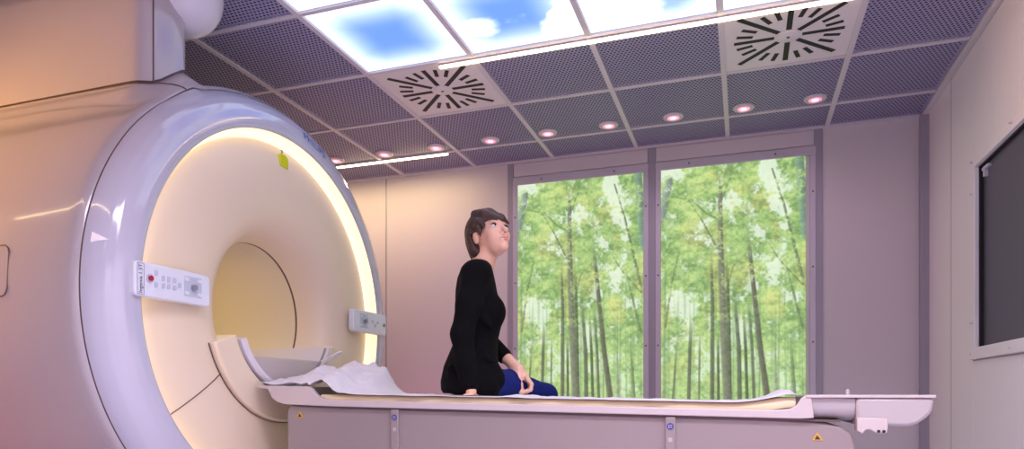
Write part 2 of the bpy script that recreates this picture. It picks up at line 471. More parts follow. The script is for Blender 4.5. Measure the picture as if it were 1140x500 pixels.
# ------------------------------------------------------------------ backlit forest pictures
def forest_img(W=300, Hh=560):
    """upper part (v < .82) is what shows above the table"""
    u, v = np.meshgrid(np.linspace(0, 1, W), np.linspace(0, 1, Hh))
    y = v / .80                                     # 0 top .. 1 at the table edge
    big = fbm(W, Hh, 5, 8, 21, 4, .6); mid = fbm(W, Hh, 14, 30, 41, 4, .6); fine = fbm(W, Hh, 50, 110, 61, 2, .7)
    lay = fbm(W, Hh, 9, 34, 71, 5, .62); hue = fbm(W, Hh, 5, 8, 81, 5, .6); vert = fbm(W, Hh, 46, 3, 91, 2, .6)
    c1, c2, c3, c4 = (np.array(c, float) for c in ((112, 156, 82), (152, 194, 104), (194, 220, 128), (214, 222, 118)))
    pale = np.array([232, 244, 228.]); dark = np.array([84, 124, 62.])
    q = np.clip(.5 + 1.9 * (lay - .5) + .9 * (fine - .5) + .5 * (big - .5), 0, 1)[..., None]
    img = np.where(q < .5, c1 + (c2 - c1) * q * 2, c2 + (c3 - c2) * (q * 2 - 1))
    t = (sstep(.50, .68, hue) * .65)[..., None]; img = img * (1 - t) + (c4 * (.72 + .28 * q)) * t
    t = (sstep(.55, .72, mid * .55 + fine * .45) * .36)[..., None]; img = img * (1 - t) + dark * t
    def hole(cx, cy, wx, wy): return np.exp(-((u - cx) / wx) ** 2 - ((y - cy) / wy) ** 2)
    holes = (hole(.74, .05, .07, .08) + hole(.80, .14, .06, .06) + hole(.86, .22, .05, .05) + .8 * hole(.50, .16, .10, .06) + hole(.12, .58, .14, .06) + .9 * hole(.80, .45, .10, .08)
             + .8 * hole(.64, .52, .06, .07) + hole(.08, .01, .12, .05) + .6 * hole(.30, .30, .08, .06) + .7 * hole(.2, .66, .12, .06) + .5 * hole(.92, .62, .06, .07) + .6 * hole(.55, .70, .06, .12)
             + .6 * hole(.30, .82, .22, .10) + .6 * hole(.74, .88, .22, .08))
    gap = sstep(.55, .72, .55 * mid + .30 * (1 - lay) + .15 * fine + .24 * np.clip(holes, 0, 1) + .003)
    t = (gap * .80)[..., None]; img = img * (1 - t) + pale * t
    t = (sstep(.35, .7, y) * sstep(.50, .70, vert) * .32)[..., None]; img = img * (1 - t) + np.array([104, 140, 84.]) * t
    low = sstep(.55, 1.0, y) * (.15 + .35 * fine); t = low[..., None]; img = img * (1 - t) + np.array([190, 228, 150.]) * t
    asp = 1.74                                       # picture height / width above the table
    def line(pts, w0, w1, col, op=1.0, soft=.35):
        nonlocal img
        pts = np.array(pts, float)
        best = np.full(u.shape, 9.0); wid = np.full(u.shape, w0)
        L = len(pts) - 1
        for i in range(L):
            ax, ay = pts[i]; bx, by = pts[i + 1]
            dx, dy = bx - ax, (by - ay) * asp
            px_, py_ = u - ax, (y - ay) * asp
            tt = np.clip((px_ * dx + py_ * dy) / (dx * dx + dy * dy + 1e-9), 0, 1)
            d = np.hypot(px_ - tt * dx, py_ - tt * dy)
            wv = w0 + (w1 - w0) * (i + tt) / L
            mk = d - wv < best - wid
            best = np.where(mk, d, best); wid = np.where(mk, wv, wid)
        a = (1 - sstep(1 - soft, 1 + soft, best / wid)) * op
        side = np.clip((u - np.interp(y, pts[:, 1], pts[:, 0])) / (wid + 1e-6), -1, 1)
        bark = (1 + .16 * (-side) + .22 * (fine - .5))[..., None]
        leaf = np.maximum(sstep(.48, .62, lay * .6 + fine * .4) * (1 - sstep(.45, .85, y)) * .70, (1 - sstep(0, .16, y - pts[0, 1])) * (pts[0, 1] > .2) * .9)
        a = (a * (1 - leaf))[..., None]
        img = img * (1 - a) + np.array(col, float) * bark * a
    R = np.random.default_rng(5)
    for i in range(26):                               # faint far trunks
        x = R.random(); tp = .45 + .4 * R.random(); s = (R.random() - .5) * .06
        line([(x - s, tp), (x, 1.35)], .004, .0065, (128, 160, 108), .35 + .3 * R.random())
    g = (92, 104, 78); d2 = (78, 96, 62)
    line([(.36, .36), (.37, .6), (.365, 1.4)], .009, .016, (98, 112, 80), .95)
    line([(.47, .40), (.485, .7), (.50, 1.4)], .010, .016, d2, .85)
    line([(.52, .55), (.555, .8), (.57, 1.4)], .010, .018, g, .9)
    line([(.585, .62), (.60, .8), (.63, 1.4)], .008, .013, d2, .85)
    line([(.62, .6), (.645, .8), (.68, 1.4)], .008, .013, g, .85)
    line([(.22, .66), (.21, .8), (.185, 1.4)], .010, .014, g, .85)
    line([(.12, .74), (.09, 1.0), (.06, 1.4)], .007, .011, g, .7)
    line([(.28, .7), (.27, 1.4)], .006, .009, g, .7); line([(.41, .7), (.415, 1.4)], .008, .012, d2, .85)
    line([(.455, .72), (.46, 1.4)], .006, .009, d2, .8); line([(.80, .80), (.81, 1.4)], .012, .014, (150, 168, 130), .8)
    line([(.90, .75), (.94, 1.1), (.95, 1.4)], .009, .014, (112, 130, 92), .8); line([(.03, .4), (.015, 1.4)], .008, .011, (120, 150, 100), .6)
    line([(.615, .30), (.645, .48), (.70, .8), (.745, 1.0), (.77, 1.4)], .011, .026, (100, 104, 82), .95)
    line([(.425, .10), (.425, .3), (.435, .5), (.45, .75), (.475, 1.0), (.48, 1.4)], .014, .034, (118, 126, 100), 1.0)
    br = (104, 124, 84)
    line([(.20, .14), (.30, .24), (.40, .36)], .004, .008, br, .7); line([(.06, .12), (.22, .14), (.33, .21), (.42, .24)], .003, .007, br, .6)
    line([(.66, .36), (.52, .44), (.46, .56)], .004, .007, br, .8); line([(.50, .05), (.43, .16)], .004, .006, br, .7)
    line([(.78, .04), (.86, .20), (.93, .38), (1.0, .56)], .006, .012, br, .8); line([(.70, .3), (.82, .42), (.98, .54)], .004, .007, br, .6)
    line([(.86, .42), (.94, .62), (.98, .72)], .006, .010, br, .7); line([(.16, .3), (.08, .5), (.03, .7)], .005, .009, br, .6)
    line([(.06, .05), (.0, .22)], .026, .03, (132, 152, 140), .95); line([(.955, -.02), (1.0, .32)], .028, .03, (110, 146, 120), .95)
    lum = img @ np.array([.3, .59, .11]); img = img * .80 + (lum[..., None] * np.array([1.0, 1.03, .94])) * .20
    return img

M['forest'] = emit_attr('forest_print', 1.08)
FI = forest_img()
pic_mesh = None
def forest(x0, x1, label):
    global pic_mesh
    zt, zb = E + 1.535, E - .38
    root = empty('backlit_picture', (x0, YB, zb)); tag(root, label, 'picture', 'backlit forest pictures on the back wall')
    w, h = x1 - x0, zt - zb
    if pic_mesh is None:
        pic_mesh = grid_print('picture', FI, w, h, lambda a, b: np.stack([a, np.full_like(a, -.010), b], 1), M['forest'], root)
    else:
        o = pic_mesh.copy(); C.objects.link(o); o.parent = root
    f = .036
    mb = MB()
    mb.box((-f, -.02, -f), (0, .004, h)).box((w, -.02, -f), (w + f, .004, h)).box((-f, -.02, -f), (w + f, .004, 0)).box((-f, -.02, h), (w + f, .004, h + .055))
    mb.build('frame', M['alu'], root, smooth=0, bevel=.003)
    for sx in (-f / 2, w + f / 2):
        for z in (.25, .72, 1.2, 1.68):
            MB().add(*(lambda b: (b.v, b.f))(MB().prism([(sx + .006 * math.cos(a * PI / 4), z + .006 * math.sin(a * PI / 4)) for a in range(8)], -.024, -.018, 'y'))).build('screw', M['screw'], root)
    for sx in (w * .2, w * .78):
        MB().prism([(sx + .006 * math.cos(a * PI / 4), h + .028 + .006 * math.sin(a * PI / 4)) for a in range(8)], -.024, -.018, 'y').build('screw', M['screw'], root)
forest(-1.567, -.655, 'backlit picture of a green forest behind the seated woman, left of the two')
forest(-.536, .400, 'backlit picture of a green forest nearer the dark window, right of the two')
# plain panels over the pictures: proud plate between the picture tops and the ceiling
k += 1
struct(MB().box((-1.598, YB - .010, E + 1.60), (-.626, YB + .002, H - .02)).box((-.570, YB - .010, E + 1.60), (.426, YB + .002, H - .02)).build('trim_%d' % k, M['wall'], smooth=0, bevel=.003))

# ------------------------------------------------------------------ scanner
CY, CZ = 2.73, E + .38
sc = empty('mri_scanner', (-2.9, CY, 0)); tag(sc, 'large white round MRI scanner with a glowing ring around its bore', 'scanner')
XB = -3.75
# body with shoulder under the upper cover
TP = [(-3.80, 2.07), (-2.285, 2.07), (-2.262, 2.074), (-2.242, 2.085), (-2.226, 2.105), (-2.213, 2.14), (-2.204, 2.19), (-2.200, 2.235), (-2.206, 2.258), (-2.225, 2.275), (-2.50, 2.45), (-2.9, 2.9), (-3.80, 2.95)]
def zcap(y): return E + 1.238 + .115 * sstep(2.08, 2.27, y)
def sd_poly(px_, py_, poly):
    d = np.full(px_.shape, 1e9); sgn = np.ones(px_.shape)
    n = len(poly)
    for i in range(n):
        ax, ay = poly[i]; bx, by = poly[i - 1]
        ex, ey = bx - ax, by - ay; wx, wy = px_ - ax, py_ - ay
        t = np.clip((wx * ex + wy * ey) / (ex * ex + ey * ey), 0, 1)
        d = np.minimum(d, (wx - ex * t) ** 2 + (wy - ey * t) ** 2)
        c1 = py_ >= ay; c2 = py_ < by; c3 = ex * wy > ey * wx
        al = (c1 & c2 & c3) | (~c1 & ~c2 & ~c3)
        sgn = np.where(al, -sgn, sgn)
    return sgn * np.sqrt(d)
ZS = E + 1.245
prof = [(1.0, -2.146), (1.012, -2.152), (1.020, -2.17)] + [(1.020 + .035 * (1 - math.exp(-(i * .03) / .18)), -2.17 - i * .03) for i in range(1, 53)]
na = 360
A = np.linspace(0, 2 * PI, na, endpoint=False)
Rb = np.array([p[0] for p in prof])[:, None] + 0 * A[None, :]
Xb = np.array([p[1] for p in prof])[:, None] + 0 * A[None, :]
def raised(R0, X0, Aa, w=1.0):
    """radius after the shoulder under the upper cover has been added"""
    Rr = R0.copy()
    for it in range(50):
        Yp = CY + Rr * np.cos(Aa)
        d = sd_poly(X0, Yp, TP)
        fall = (1 - sstep(-.02, .075, d)) * w
        up = np.sin(Aa) > .2
        rcap = np.where(up, (zcap(Yp) - .004 - CZ) / np.maximum(np.sin(Aa), .2), 0)
        tgt = np.where(up & (rcap > R0), R0 + (rcap - R0) * fall, R0)
        Rr = Rr * .6 + np.minimum(tgt, R0 + .34) * .4
    return Rr
R_ = raised(Rb, Xb, A[None, :] + 0 * Xb)
vs = [(Xb[i, j], CY + R_[i, j] * math.cos(A[j]), CZ + R_[i, j] * math.sin(A[j])) for i in range(len(prof)) for j in range(na)]
fs = [(i * na + j, i * na + (j + 1) % na, (i + 1) * na + (j + 1) % na, (i + 1) * na + j) for i in range(len(prof) - 1) for j in range(na)]
mb = MB().add(vs, fs)
nb = len(prof)
mb.revolve([(1.05, -3.73), (.98, -3.78), (.40, -3.80)], CY, CZ, n=96)
housing = part_world(mb, 'housing', M['gantry'], sc, smooth=50)
# pedestal
part_world(MB().prism(rrect(-3.70, CY - .62, -2.25, CY + .62, .12), 0.0, E - .45, 'z'), 'pedestal', M['gantry'], sc, bevel=.02, smooth=40)
# bezel
bz = [(1.0, -2.142), (.995, -2.126), (.985, -2.108), (.965, -2.082), (.940, -2.062), (.910, -2.048), (.880, -2.041), (.855, -2.040), (.842, -2.043), (.836, -2.050)]
def ring_surface(pf, wfun, closed=False):
    R0 = np.array([p[0] for p in pf])[:, None] + 0 * A[None, :]; X0 = np.array([p[1] for p in pf])[:, None] + 0 * A[None, :]
    Rr = raised(R0, X0, A[None, :] + 0 * X0, wfun(R0)); m_ = len(pf)
    vs = [(X0[i, j], CY + Rr[i, j] * math.cos(A[j]), CZ + Rr[i, j] * math.sin(A[j])) for i in range(m_) for j in range(na)]
    fs = [(i * na + j, i * na + (j + 1) % na, ((i + 1) % m_) * na + (j + 1) % na, ((i + 1) % m_) * na + j) for i in range(m_ if closed else m_ - 1) for j in range(na)]
    return MB().add(vs, fs)
bzf = [(float(r), float(np.interp(-r, [-p[0] for p in bz], [p[1] for p in bz]))) for r in np.linspace(1.0, .86, 24)] + bz[7:]
part_world(ring_surface(bzf, lambda r: sstep(.885, .995, r)), 'front_bezel', M['bezel'], sc, smooth=60)
part_world(ring_surface([(.998, -2.150), (1.0015, -2.149), (1.0012, -2.143), (.998, -2.139)], lambda r: 1.0 + 0 * r, True), 'cover_seam', M['seam'], sc)
# glowing band in the groove
part_world(MB().revolve([(.836, -2.052), (.834, -2.118), (.80, -2.128)], CY, CZ, n=192), 'light_ring', M['ring'], sc, smooth=60)
# funnel shaped front cover
dp = [(.808, -2.135), (.806, -2.116), (.795, -2.106), (.75, -2.094), (.70, -2.084), (.65, -2.077), (.60, -2.073), (.55, -2.073), (.50, -2.079), (.46, -2.090), (.43, -2.106), (.405, -2.126), (.385, -2.155), (.368, -2.195), (.356, -2.235), (.352, -2.258)]
part_world(MB().revolve(dp, CY, CZ, n=192), 'front_cover', M['disc'], sc, smooth=60)
part_world(MB().revolve([(.353, -2.258), (.3515, -2.268)], CY, CZ, n=128), 'bore_seam', M['seam'], sc)
part_world(MB().revolve([(.351, -2.268), (.350, -2.6), (.352, -3.5), (.42, -3.8)], CY, CZ, n=128), 'bore_liner', M['tunnel'], sc, smooth=60)
# lower lip, half ring flush with the cover
a0, a1 = PI + .33, 2 * PI - .33
lip = [(.372, -2.24), (.372, -2.052), (.378, -2.044), (.498, -2.044), (.506, -2.050), (.506, -2.24)]
part_world(MB().revolve(lip, CY, CZ, n=72, a0=a0, a1=a1, closed_prof=True, caps=True), 'bore_lip', M['disc'], sc, bevel=.004)
part_world(MB().revolve([(.506, -2.085), (.511, -2.0715), (.511, -2.10)], CY, CZ, n=72, a0=a0, a1=a1, closed_prof=True, caps=True), 'lip_seam', M['seam'], sc)
for sgn in (1, -1):
    a = 1.5 * PI - sgn * math.radians(55)
    ca, sa = math.cos(a), math.sin(a)
    pts = []
    for (r, x) in dp[2:9]: pts.append((x + .0015, CY + r * ca, CZ + r * sa))
    part_world(MB().tube(pts, .0022, 6), 'cover_seam', M['seam'], sc)
# white liner and flat bridge inside the bore
part_world(MB().revolve([(.338, -2.75), (.338, -2.03), (.352, -2.03), (.362, -2.04), (.362, -2.75)], CY, CZ, n=60, a0=PI + .40, a1=2 * PI - .40, closed_prof=True, caps=True), 'bore_cradle', M['sheet'], sc)
part_world(MB().revolve([(.3365, -2.06), (.3365, -2.045), (.3385, -2.045), (.3385, -2.06)], CY, CZ, n=60, a0=PI + .42, a1=2 * PI - .42, closed_prof=True, caps=True), 'edge_line', M['grey'], sc)
arc = [(CY + .336 * math.cos(t), CZ + .336 * math.sin(t)) for t in np.linspace(PI + .66, 2 * PI - .66, 28)]
part_world(MB().prism(arc, -3.6, -2.06, 'x'), 'bore_table', M['tabletop'], sc, bevel=.006)
part_world(MB().tube([(-2.03 + .10 * math.sin(t * PI), CY + .24 + .05 * t, CZ - .21 + .05 * math.sin(t * PI)) for t in np.linspace(0, 1, 12)], .006, 8), 'cable', M['panel'], sc)
# upper cover (tower) with its seam
def off_poly(poly, d):
    n = len(poly); out = []
    for i in range(n):
        p0, p1, p2 = Vector(poly[i - 1]), Vector(poly[i]), Vector(poly[(i + 1) % n])
        e1 = (p1 - p0).normalized(); e2 = (p2 - p1).normalized()
        n1 = Vector((e1.y, -e1.x)); n2 = Vector((e2.y, -e2.x)); b = (n1 + n2).normalized()
        q = p1 + b * d / max(.4, b.dot(n1)); out.append((q.x, q.y))
    return out
def densify(poly, step=.06):
    out = []
    for i in range(len(poly)):
        p, q = poly[i], poly[(i + 1) % len(poly)]; n_ = max(1, int(math.hypot(q[0] - p[0], q[1] - p[1]) / step))
        out += [(p[0] + (q[0] - p[0]) * t / n_, p[1] + (q[1] - p[1]) * t / n_) for t in range(n_)]
    return out
def tower(poly, dz0, ztop):
    poly = densify(poly); n_ = len(poly); mb = MB()
    vs = [(x, y, float(zcap(y)) + dz0) for x, y in poly] + [(x, y, ztop if ztop else float(zcap(y)) + .006) for x, y in poly]
    mb.add(vs, [tuple(range(n_ - 1, -1, -1)), tuple(range(n_, 2 * n_))] + [(i, (i + 1) % n_, n_ + (i + 1) % n_, n_ + i) for i in range(n_)])
    return mb
part_world(tower(TP, .004, H - .002), 'upper_cover', M['gantry'], sc, smooth=50)
part_world(tower(off_poly(TP, -.010), -.05, None), 'shadow_gap', M['seam'], sc, smooth=50)
def surf_r(x, a):
    i = int(np.argmin(np.abs(np.array([p[1] for p in prof]) - x))); j = int(round(a / (2 * PI) * na)) % na
    return float(R_[i, j])
part_world(MB().tube([(-2.2225, 2.1115, H - .01), (-2.2225, 2.1115, E + 1.235)], .0030, 6), 'cover_seam', M['seam'], sc)
from mathutils.bvhtree import BVHTree
bvh = BVHTree.FromPolygons([v.co.copy() for v in housing.data.vertices], [tuple(p.vertices) for p in housing.data.polygons])
p_a = Vector((-2.2225, 2.1115, E + 1.240)); p_b = Vector((-2.149, 2.215, CZ + math.sqrt(1 - .515 ** 2))); nn = Vector((.62, -.56, .55)).normalized()
pts = []
for q_ in np.linspace(0, 1, 16):
    o_ = p_a.lerp(p_b, float(q_)); hit = bvh.ray_cast(o_ + nn * .25, -nn, .5)
    if hit[0] is not None: pts.append(hit[0] + nn * .0012)
part_world(MB().tube(pts, .0030, 6), 'cover_seam', M['seam'], sc)
# helium vent pipe coming out beside the cover
zc = E + 1.70; Rp = .165
pp = [(.0005, zc - Rp)] + [(Rp * math.sin(t), zc - Rp * math.cos(t)) for t in np.linspace(.08, PI / 2, 16)] + [(Rp, H - .001)]
part_world(MB().lathe_z(pp, -2.262, 2.297, 48), 'vent_pipe', M['pipe'], sc, smooth=50)
# access hatch outline on the near side
hp = rrect(-2.78, E + .345, -2.425, E + .525, .03)
loop = []
for (x, z) in hp + hp[:1]:
    r = surf_r(x, 0) + .0005; loop.append((x, CY - math.sqrt(r * r - (z - CZ) ** 2), z))
part_world(MB().tube(loop, .003, 6), 'hatch_outline', M['seam'], sc)
# white triangle mark on the bezel
def bez_x(r):
    rr = np.array([p[0] for p in bz])[::-1]; xx = np.array([p[1] for p in bz])[::-1]
    return float(np.interp(r, rr, xx))
def on_bezel(r, a, lift=.0012): return (bez_x(r) + lift, CY + r * math.cos(a), CZ + r * math.sin(a))
am = PI - .165
mb = MB(); tri = [(.990, am - .016), (.990, am + .016), (.962, am)]
tri2 = [(.991, am - .019), (.991, am), (.991, am + .019), (.976, am + .0095), (.958, am), (.976, am - .0095)]
def lifted(r, a, h):
    x, y, z = on_bezel(r, a, h * .75); return (x, y + h * .7 * math.cos(a), z + h * .7 * math.sin(a))
mb.add([lifted(r, a, .0026) for r, a in tri2] + [lifted(r, a, -.004) for r, a in tri2],
       [(0, 1, 5), (1, 2, 3), (1, 3, 5), (5, 3, 4)] + [(i, 6 + i, 6 + (i + 1) % 6, (i + 1) % 6) for i in range(6)])
part_world(mb, 'marker', M['mark'], sc, smooth=0)
# lettering wrapped along the top right of the bezel
tv, tf = text_pieces('PHILIPS', .058)
tw = max(v[0] for v in tv)
aS = PI / 2 - .13
mb = MB(); rb = .884
mb.add([on_bezel(rb + v[1], aS - v[0] / rb, .002) for v in tv], tf)
part_world(mb, 'brand_lettering', M['brand'], sc, smooth=0)
# yellow tag on the cover
def disc_x(r):
    rr = np.array([p[0] for p in dp])[::-1]; xx = np.array([p[1] for p in dp])[::-1]
    return float(np.interp(r, rr, xx))
tz = E + 1.125; ty = 2.745
mb = MB().prism([(ty - .030, tz - .032), (ty + .030, tz - .036), (ty + .030, tz + .012), (ty + .012, tz + .026), (ty - .014, tz + .026), (ty - .030, tz + .022)], disc_x(.74) - .012, disc_x(.74) + .010, 'x')
tg = part_world(mb, 'warning_tag', M['yellow'], sc, smooth=0, bevel=.002)
part_world(MB().tube([(disc_x(.76) + .006, ty - .012, tz + .024), (disc_x(.76) + .010, ty - .010, tz + .042), (disc_x(.76) + .002, ty - .008, tz + .046)], .004, 6), 'tag_hook', M['grey'], sc)
# control panels, one on each side of the bore
def control(side):
    y_out, y_in = CY - side * .89, CY - side * .53
    xf, xk = -2.022, -2.056
    z0, z1 = E + .352, E + .476
    lo, hi = min(y_out, y_in), max(y_out, y_in)
    body = part_world(MB().prism(rrect(lo, z0, hi, z1, .018), xk, xf, 'x'), 'control_panel', M['panel'], sc, bevel=.006, smooth=40)
    def on(y, z, w, h, m, nm, r=.004, lift=.0025):
        yy = y_out + side * y
        q = rrect(yy - w / 2, z0 + z - h / 2, yy + w / 2, z0 + z + h / 2, min(r, w / 2.1, h / 2.1))
        o = MB().prism(q, xf - .001, xf + lift, 'x').build(nm, m, None, smooth=30)
        o.parent = body
        return o
    # name plate outline, red stop button, keys, joystick
    if side > 0:
        for (y, z, w, h) in ((.012, .062, .0016, .112), (.040, .062, .0016, .112), (.026, .117, .028, .0016), (.026, .007, .028, .0016)):
            on(y, z, w, h, M['grey'], 'plate_outline', lift=.0012)
        v, f = text_pieces('Ingenia 1.5T', .0215)
        mb = MB().add([(xf + .0015, y_out + .032 - p[1], z0 + .012 + p[0] * .98) for p in v], f)
        o = mb.build('plate_lettering', M['ink'], None, smooth=0); o.parent = body
        stop = on(.064, .068, .030, .030, M['panel_key'], 'button_collar', r=.0149, lift=.004)
        on(.064, .068, .019, .019, M['red'], 'stop_button', r=.0094, lift=.011)
        keys = [(.092, .092), (.092, .048), (.124, .078), (.124, .05), (.150, .078), (.150, .05), (.176, .078), (.176, .05), (.20, .064)]
        for y, z in keys: on(y, z, .014, .018, M['panel_key'], 'key', lift=.004)
        jy = .268
    else:
        on(.030, .062, .02, .02, M['grey'], 'button', r=.0099, lift=.006)
        for y, z in ((.10, .07), (.13, .05), (.16, .07)): on(y, z, .016, .016, M['panel_key'], 'key', lift=.004)
        jy = .25
    on(jy, .066, .088, .078, M['panel_key'], 'joystick_field', lift=.0015)
    for dy in (-.032, .032):
        for dz in (-.026, .026): on(jy + dy, .066 + dz, .018, .014, M['panel'], 'key', lift=.005)
    on(jy, .064, .022, .022, M['grey'], 'joystick', r=.0109, lift=.016)
control(1); control(-1)

# ------------------------------------------------------------------ patient table
T0 = .018
def zt(x): return E - T0 * (x - .2)          # height of the raised tray edge, the table stands very slightly tilted
tb = empty('patient_table', (-.7, 2.71, 0)); tag(tb, 'long mauve grey scanner table the woman sits on', 'examination table')
Yf, Yk = 2.45, 2.97
def sl(x, dz): return (x, zt(x) + dz)
# body
mb = MB()
bx0, bx1 = -1.862, .345
poly = [(bx0 + .02, .16), (bx1 - .02, .16), (bx1, .20), (bx1, zt(bx1) - .17), (bx1 - .012, zt(bx1) - .125), (bx1 - .045, zt(bx1) - .100), (bx1 - .10, zt(bx1) - .088), sl(.1, -.083), sl(-1.60, -.083), sl(bx0 + .02, -.078), (bx0, zt(bx0) - .10), (bx0, .20)]
mb.prism(poly, Yf + .022, Yk - .022, 'y')
part_world(mb, 'table_body', M['table'], tb, bevel=.008, smooth=40)
part_world(MB().box((-1.6, Yf + .08, 0), (.1, Yk - .08, .17)), 'table_base', M['grey'], tb, bevel=.02)
part_world(MB().prism([sl(-1.80, -.0835), sl(.30, -.0875), sl(.30, -.0795), sl(-1.80, -.0755)], Yf + .014, Yk - .014, 'y'), 'shadow_gap', M['seam'], tb)
# top shell: raised ends and a low rail along each side
def rail_poly():
    up = [sl(-1.99, .002), sl(-1.742, .002), sl(-1.725, -.006), sl(-1.708, -.026), sl(-1.69, -.040), sl(-1.66, -.049), sl(-1.60, -.053), sl(.10, -.052), sl(.148, -.046), sl(.165, -.036), sl(.180, -.012), sl(.192, -.002), sl(.21, .001)]
    dn = [sl(.22, -.075), sl(.18, -.079), sl(-1.60, -.080), sl(-1.70, -.079), sl(-1.86, -.076), sl(-1.90, -.066), sl(-1.925, -.050), sl(-1.945, -.012), sl(-1.995, -.007)]
    return up + dn
mb = MB()
mb.prism(rail_poly(), Yf, Yf + .024, 'y'); mb.prism(rail_poly(), Yk - .024, Yk, 'y')
mb.prism([sl(-1.86, -.060), sl(.21, -.060), sl(.21, -.078), sl(-1.74, -.078)], Yf + .02, Yk - .02, 'y')
mb.prism([sl(-2.0, .001), sl(-1.76, .001), sl(-1.76, -.05), sl(-1.92, -.045), sl(-1.945, -.01), sl(-2.0, -.008)], Yf + .02, Yk - .02, 'y')
part_world(mb, 'tabletop', M['tabletop'], tb, bevel=.003, smooth=40)
# foot end tray
mb = MB()
mb.prism([(.195, E + .001), (.57, E + .001), (.57, E - .009), (.195, E - .009)], Yf - .004, Yk, 'y')
part_world(mb, 'tray_flange', M['tabletop'], tb, bevel=.002)
sec = [(Yf + .010, -.008), (Yf + .012, -.04), (Yf + .020, -.062), (Yf + .040, -.074), (Yf + .10, -.082), (Yk - .10, -.082), (Yk - .02, -.06), (Yk - .01, -.008)]
mb = MB(); vs = []; xs_ = [.20, .345]
for x in xs_:
    for (y, dz) in sec: vs.append((x, y, zt(x) + dz))
n = len(sec)
mb.add(vs, [tuple(range(n)), tuple(range(2 * n - 1, n - 1, -1))] + [(i, (i + 1) % n, n + (i + 1) % n, n + i) for i in range(n)])
part_world(mb, 'tray_neck', M['tray'], tb, bevel=.003, smooth=45)
mb = MB().prism([sl(.345, -.005), sl(.566, -.003), sl(.560, -.045), sl(.545, -.065), sl(.520, -.085), sl(.495, -.094), sl(.345, -.096)], Yf, Yk - .01, 'y')
part_world(mb, 'foot_tray', M['tray'], tb, bevel=.010, smooth=45)
mb = MB().prism([sl(.346, -.07), sl(.435, -.07), sl(.435, -.100), sl(.432, -.118), sl(.40, -.118), sl(.385, -.108), sl(.372, -.108), sl(.362, -.122), sl(.346, -.112)], Yf - .008, Yf + .05, 'y')
lt = part_world(mb, 'latch', M['tabletop'], tb, bevel=.003)
for x in (.408, .423):
    o = MB().prism([(x + .005 * math.cos(t * PI / 5), zt(x) - .112 + .005 * math.sin(t * PI / 5)) for t in range(10)], Yf - .012, Yf - .006, 'y').build('socket', M['black'], None); o.parent = lt; o.matrix_parent_inverse = Matrix.Translation(Vector(tb.location)).inverted() if False else Matrix()
    o.parent = tb; o.matrix_parent_inverse = Matrix.Translation(Vector(tb.location)).inverted()
part_world(MB().lathe_z([(.006, zt(.33) + .0), (.006, zt(.33) + .018), (.003, zt(.33) + .022)], .33, Yf + .08, 12), 'peg', M['tabletop'], tb)
# grip columns on the side with a badge each
for x in (-1.335, -.245):
    col = part_world(MB().prism([(x - .017, .30), (x + .017, .30), (x + .017, zt(x) - .085), (x - .017, zt(x) - .085)], Yf + .006, Yf + .03, 'y'), 'side_column', M['table'], tb, bevel=.003)
    def onc(mbx, nm, m):
        o = mbx.build(nm, m, None, smooth=0); o.parent = col
        return o
    zb_ = zt(x) - .118
    onc(MB().prism([(x + .0115 * math.cos(t * PI / 12), zb_ + .0115 * math.sin(t * PI / 12)) for t in range(24)], Yf + .0035, Yf + .007, 'y'), 'badge', M['blue'])
    mbx = MB()
    for (dx, dz, w, h) in ((0, .005, .011, .002), (0, -.005, .011, .002), (-.0055, 0, .002, .012), (.0055, 0, .002, .012), (0, 0, .005, .002)):
        mbx.box((x + dx - w / 2, Yf + .0028, zb_ + dz - h / 2), (x + dx + w / 2, Yf + .0036, zb_ + dz + h / 2))
    onc(mbx, 'badge_symbol', M['tray'])
    onc(MB().prism([(a, b) for a, b in rrect(x - .007, zb_ - .055, x + .007, zb_ - .040, .002, 2)], Yf + .005, Yf + .0066, 'y'), 'square_key', M['tray'])
# warning triangles
for x, dz in ((-1.795, -.120), (.232, -.138)):
    z = zt(x) + dz; s = .017
    wl = part_world(MB().prism([(x - s, z - s * .7), (x + s, z - s * .7), (x, z + s * .9)], Yf + .0195, Yf + .023, 'y'), 'warning_label', M['amber'], tb, smooth=0)
    o = MB().prism([(x - .009, z - s * .5), (x + .009, z - s * .5), (x + .003, z - .0), (x - .002, z + .006), (x - .006, z - .003)], Yf + .0185, Yf + .0196, 'y').build('symbol', M['ink'], None, smooth=0); o.parent = wl
# mattress
mt = MB()
nx = 80
top, vs, fs = [], [], []
for i in range(nx + 1):
    x = -1.70 + i * (1.70 + .165) / nx
    h = -.030 + .022 * float(sstep(-.03, .15, x))
    low = -.0585 + .012 * float(sstep(.05, .16, x)) * 1.4
    e = .008
    for (y, z) in ((Yf + .030, low), (Yf + .027, (low + h) / 2), (Yf + .034, h - .004), (Yf + .045, h), (Yk - .045, h), (Yk - .034, h - .004), (Yk - .027, (low + h) / 2), (Yk - .030, low)):
        vs.append((x, y, zt(x) + z))
n = 8
for i in range(nx):
    for j in range(n):
        fs.append((i * n + j, i * n + (j + 1) % n, (i + 1) * n + (j + 1) % n, (i + 1) * n + j))
fs.append(tuple(range(n - 1, -1, -1))); fs.append(tuple(nx * n + j for j in range(n)))
mo = mt.add(vs, fs).build('mattress', M['foam'], smooth=60); tag(mo, 'thin cream mattress lying in the tray of the scanner table', 'mattress')
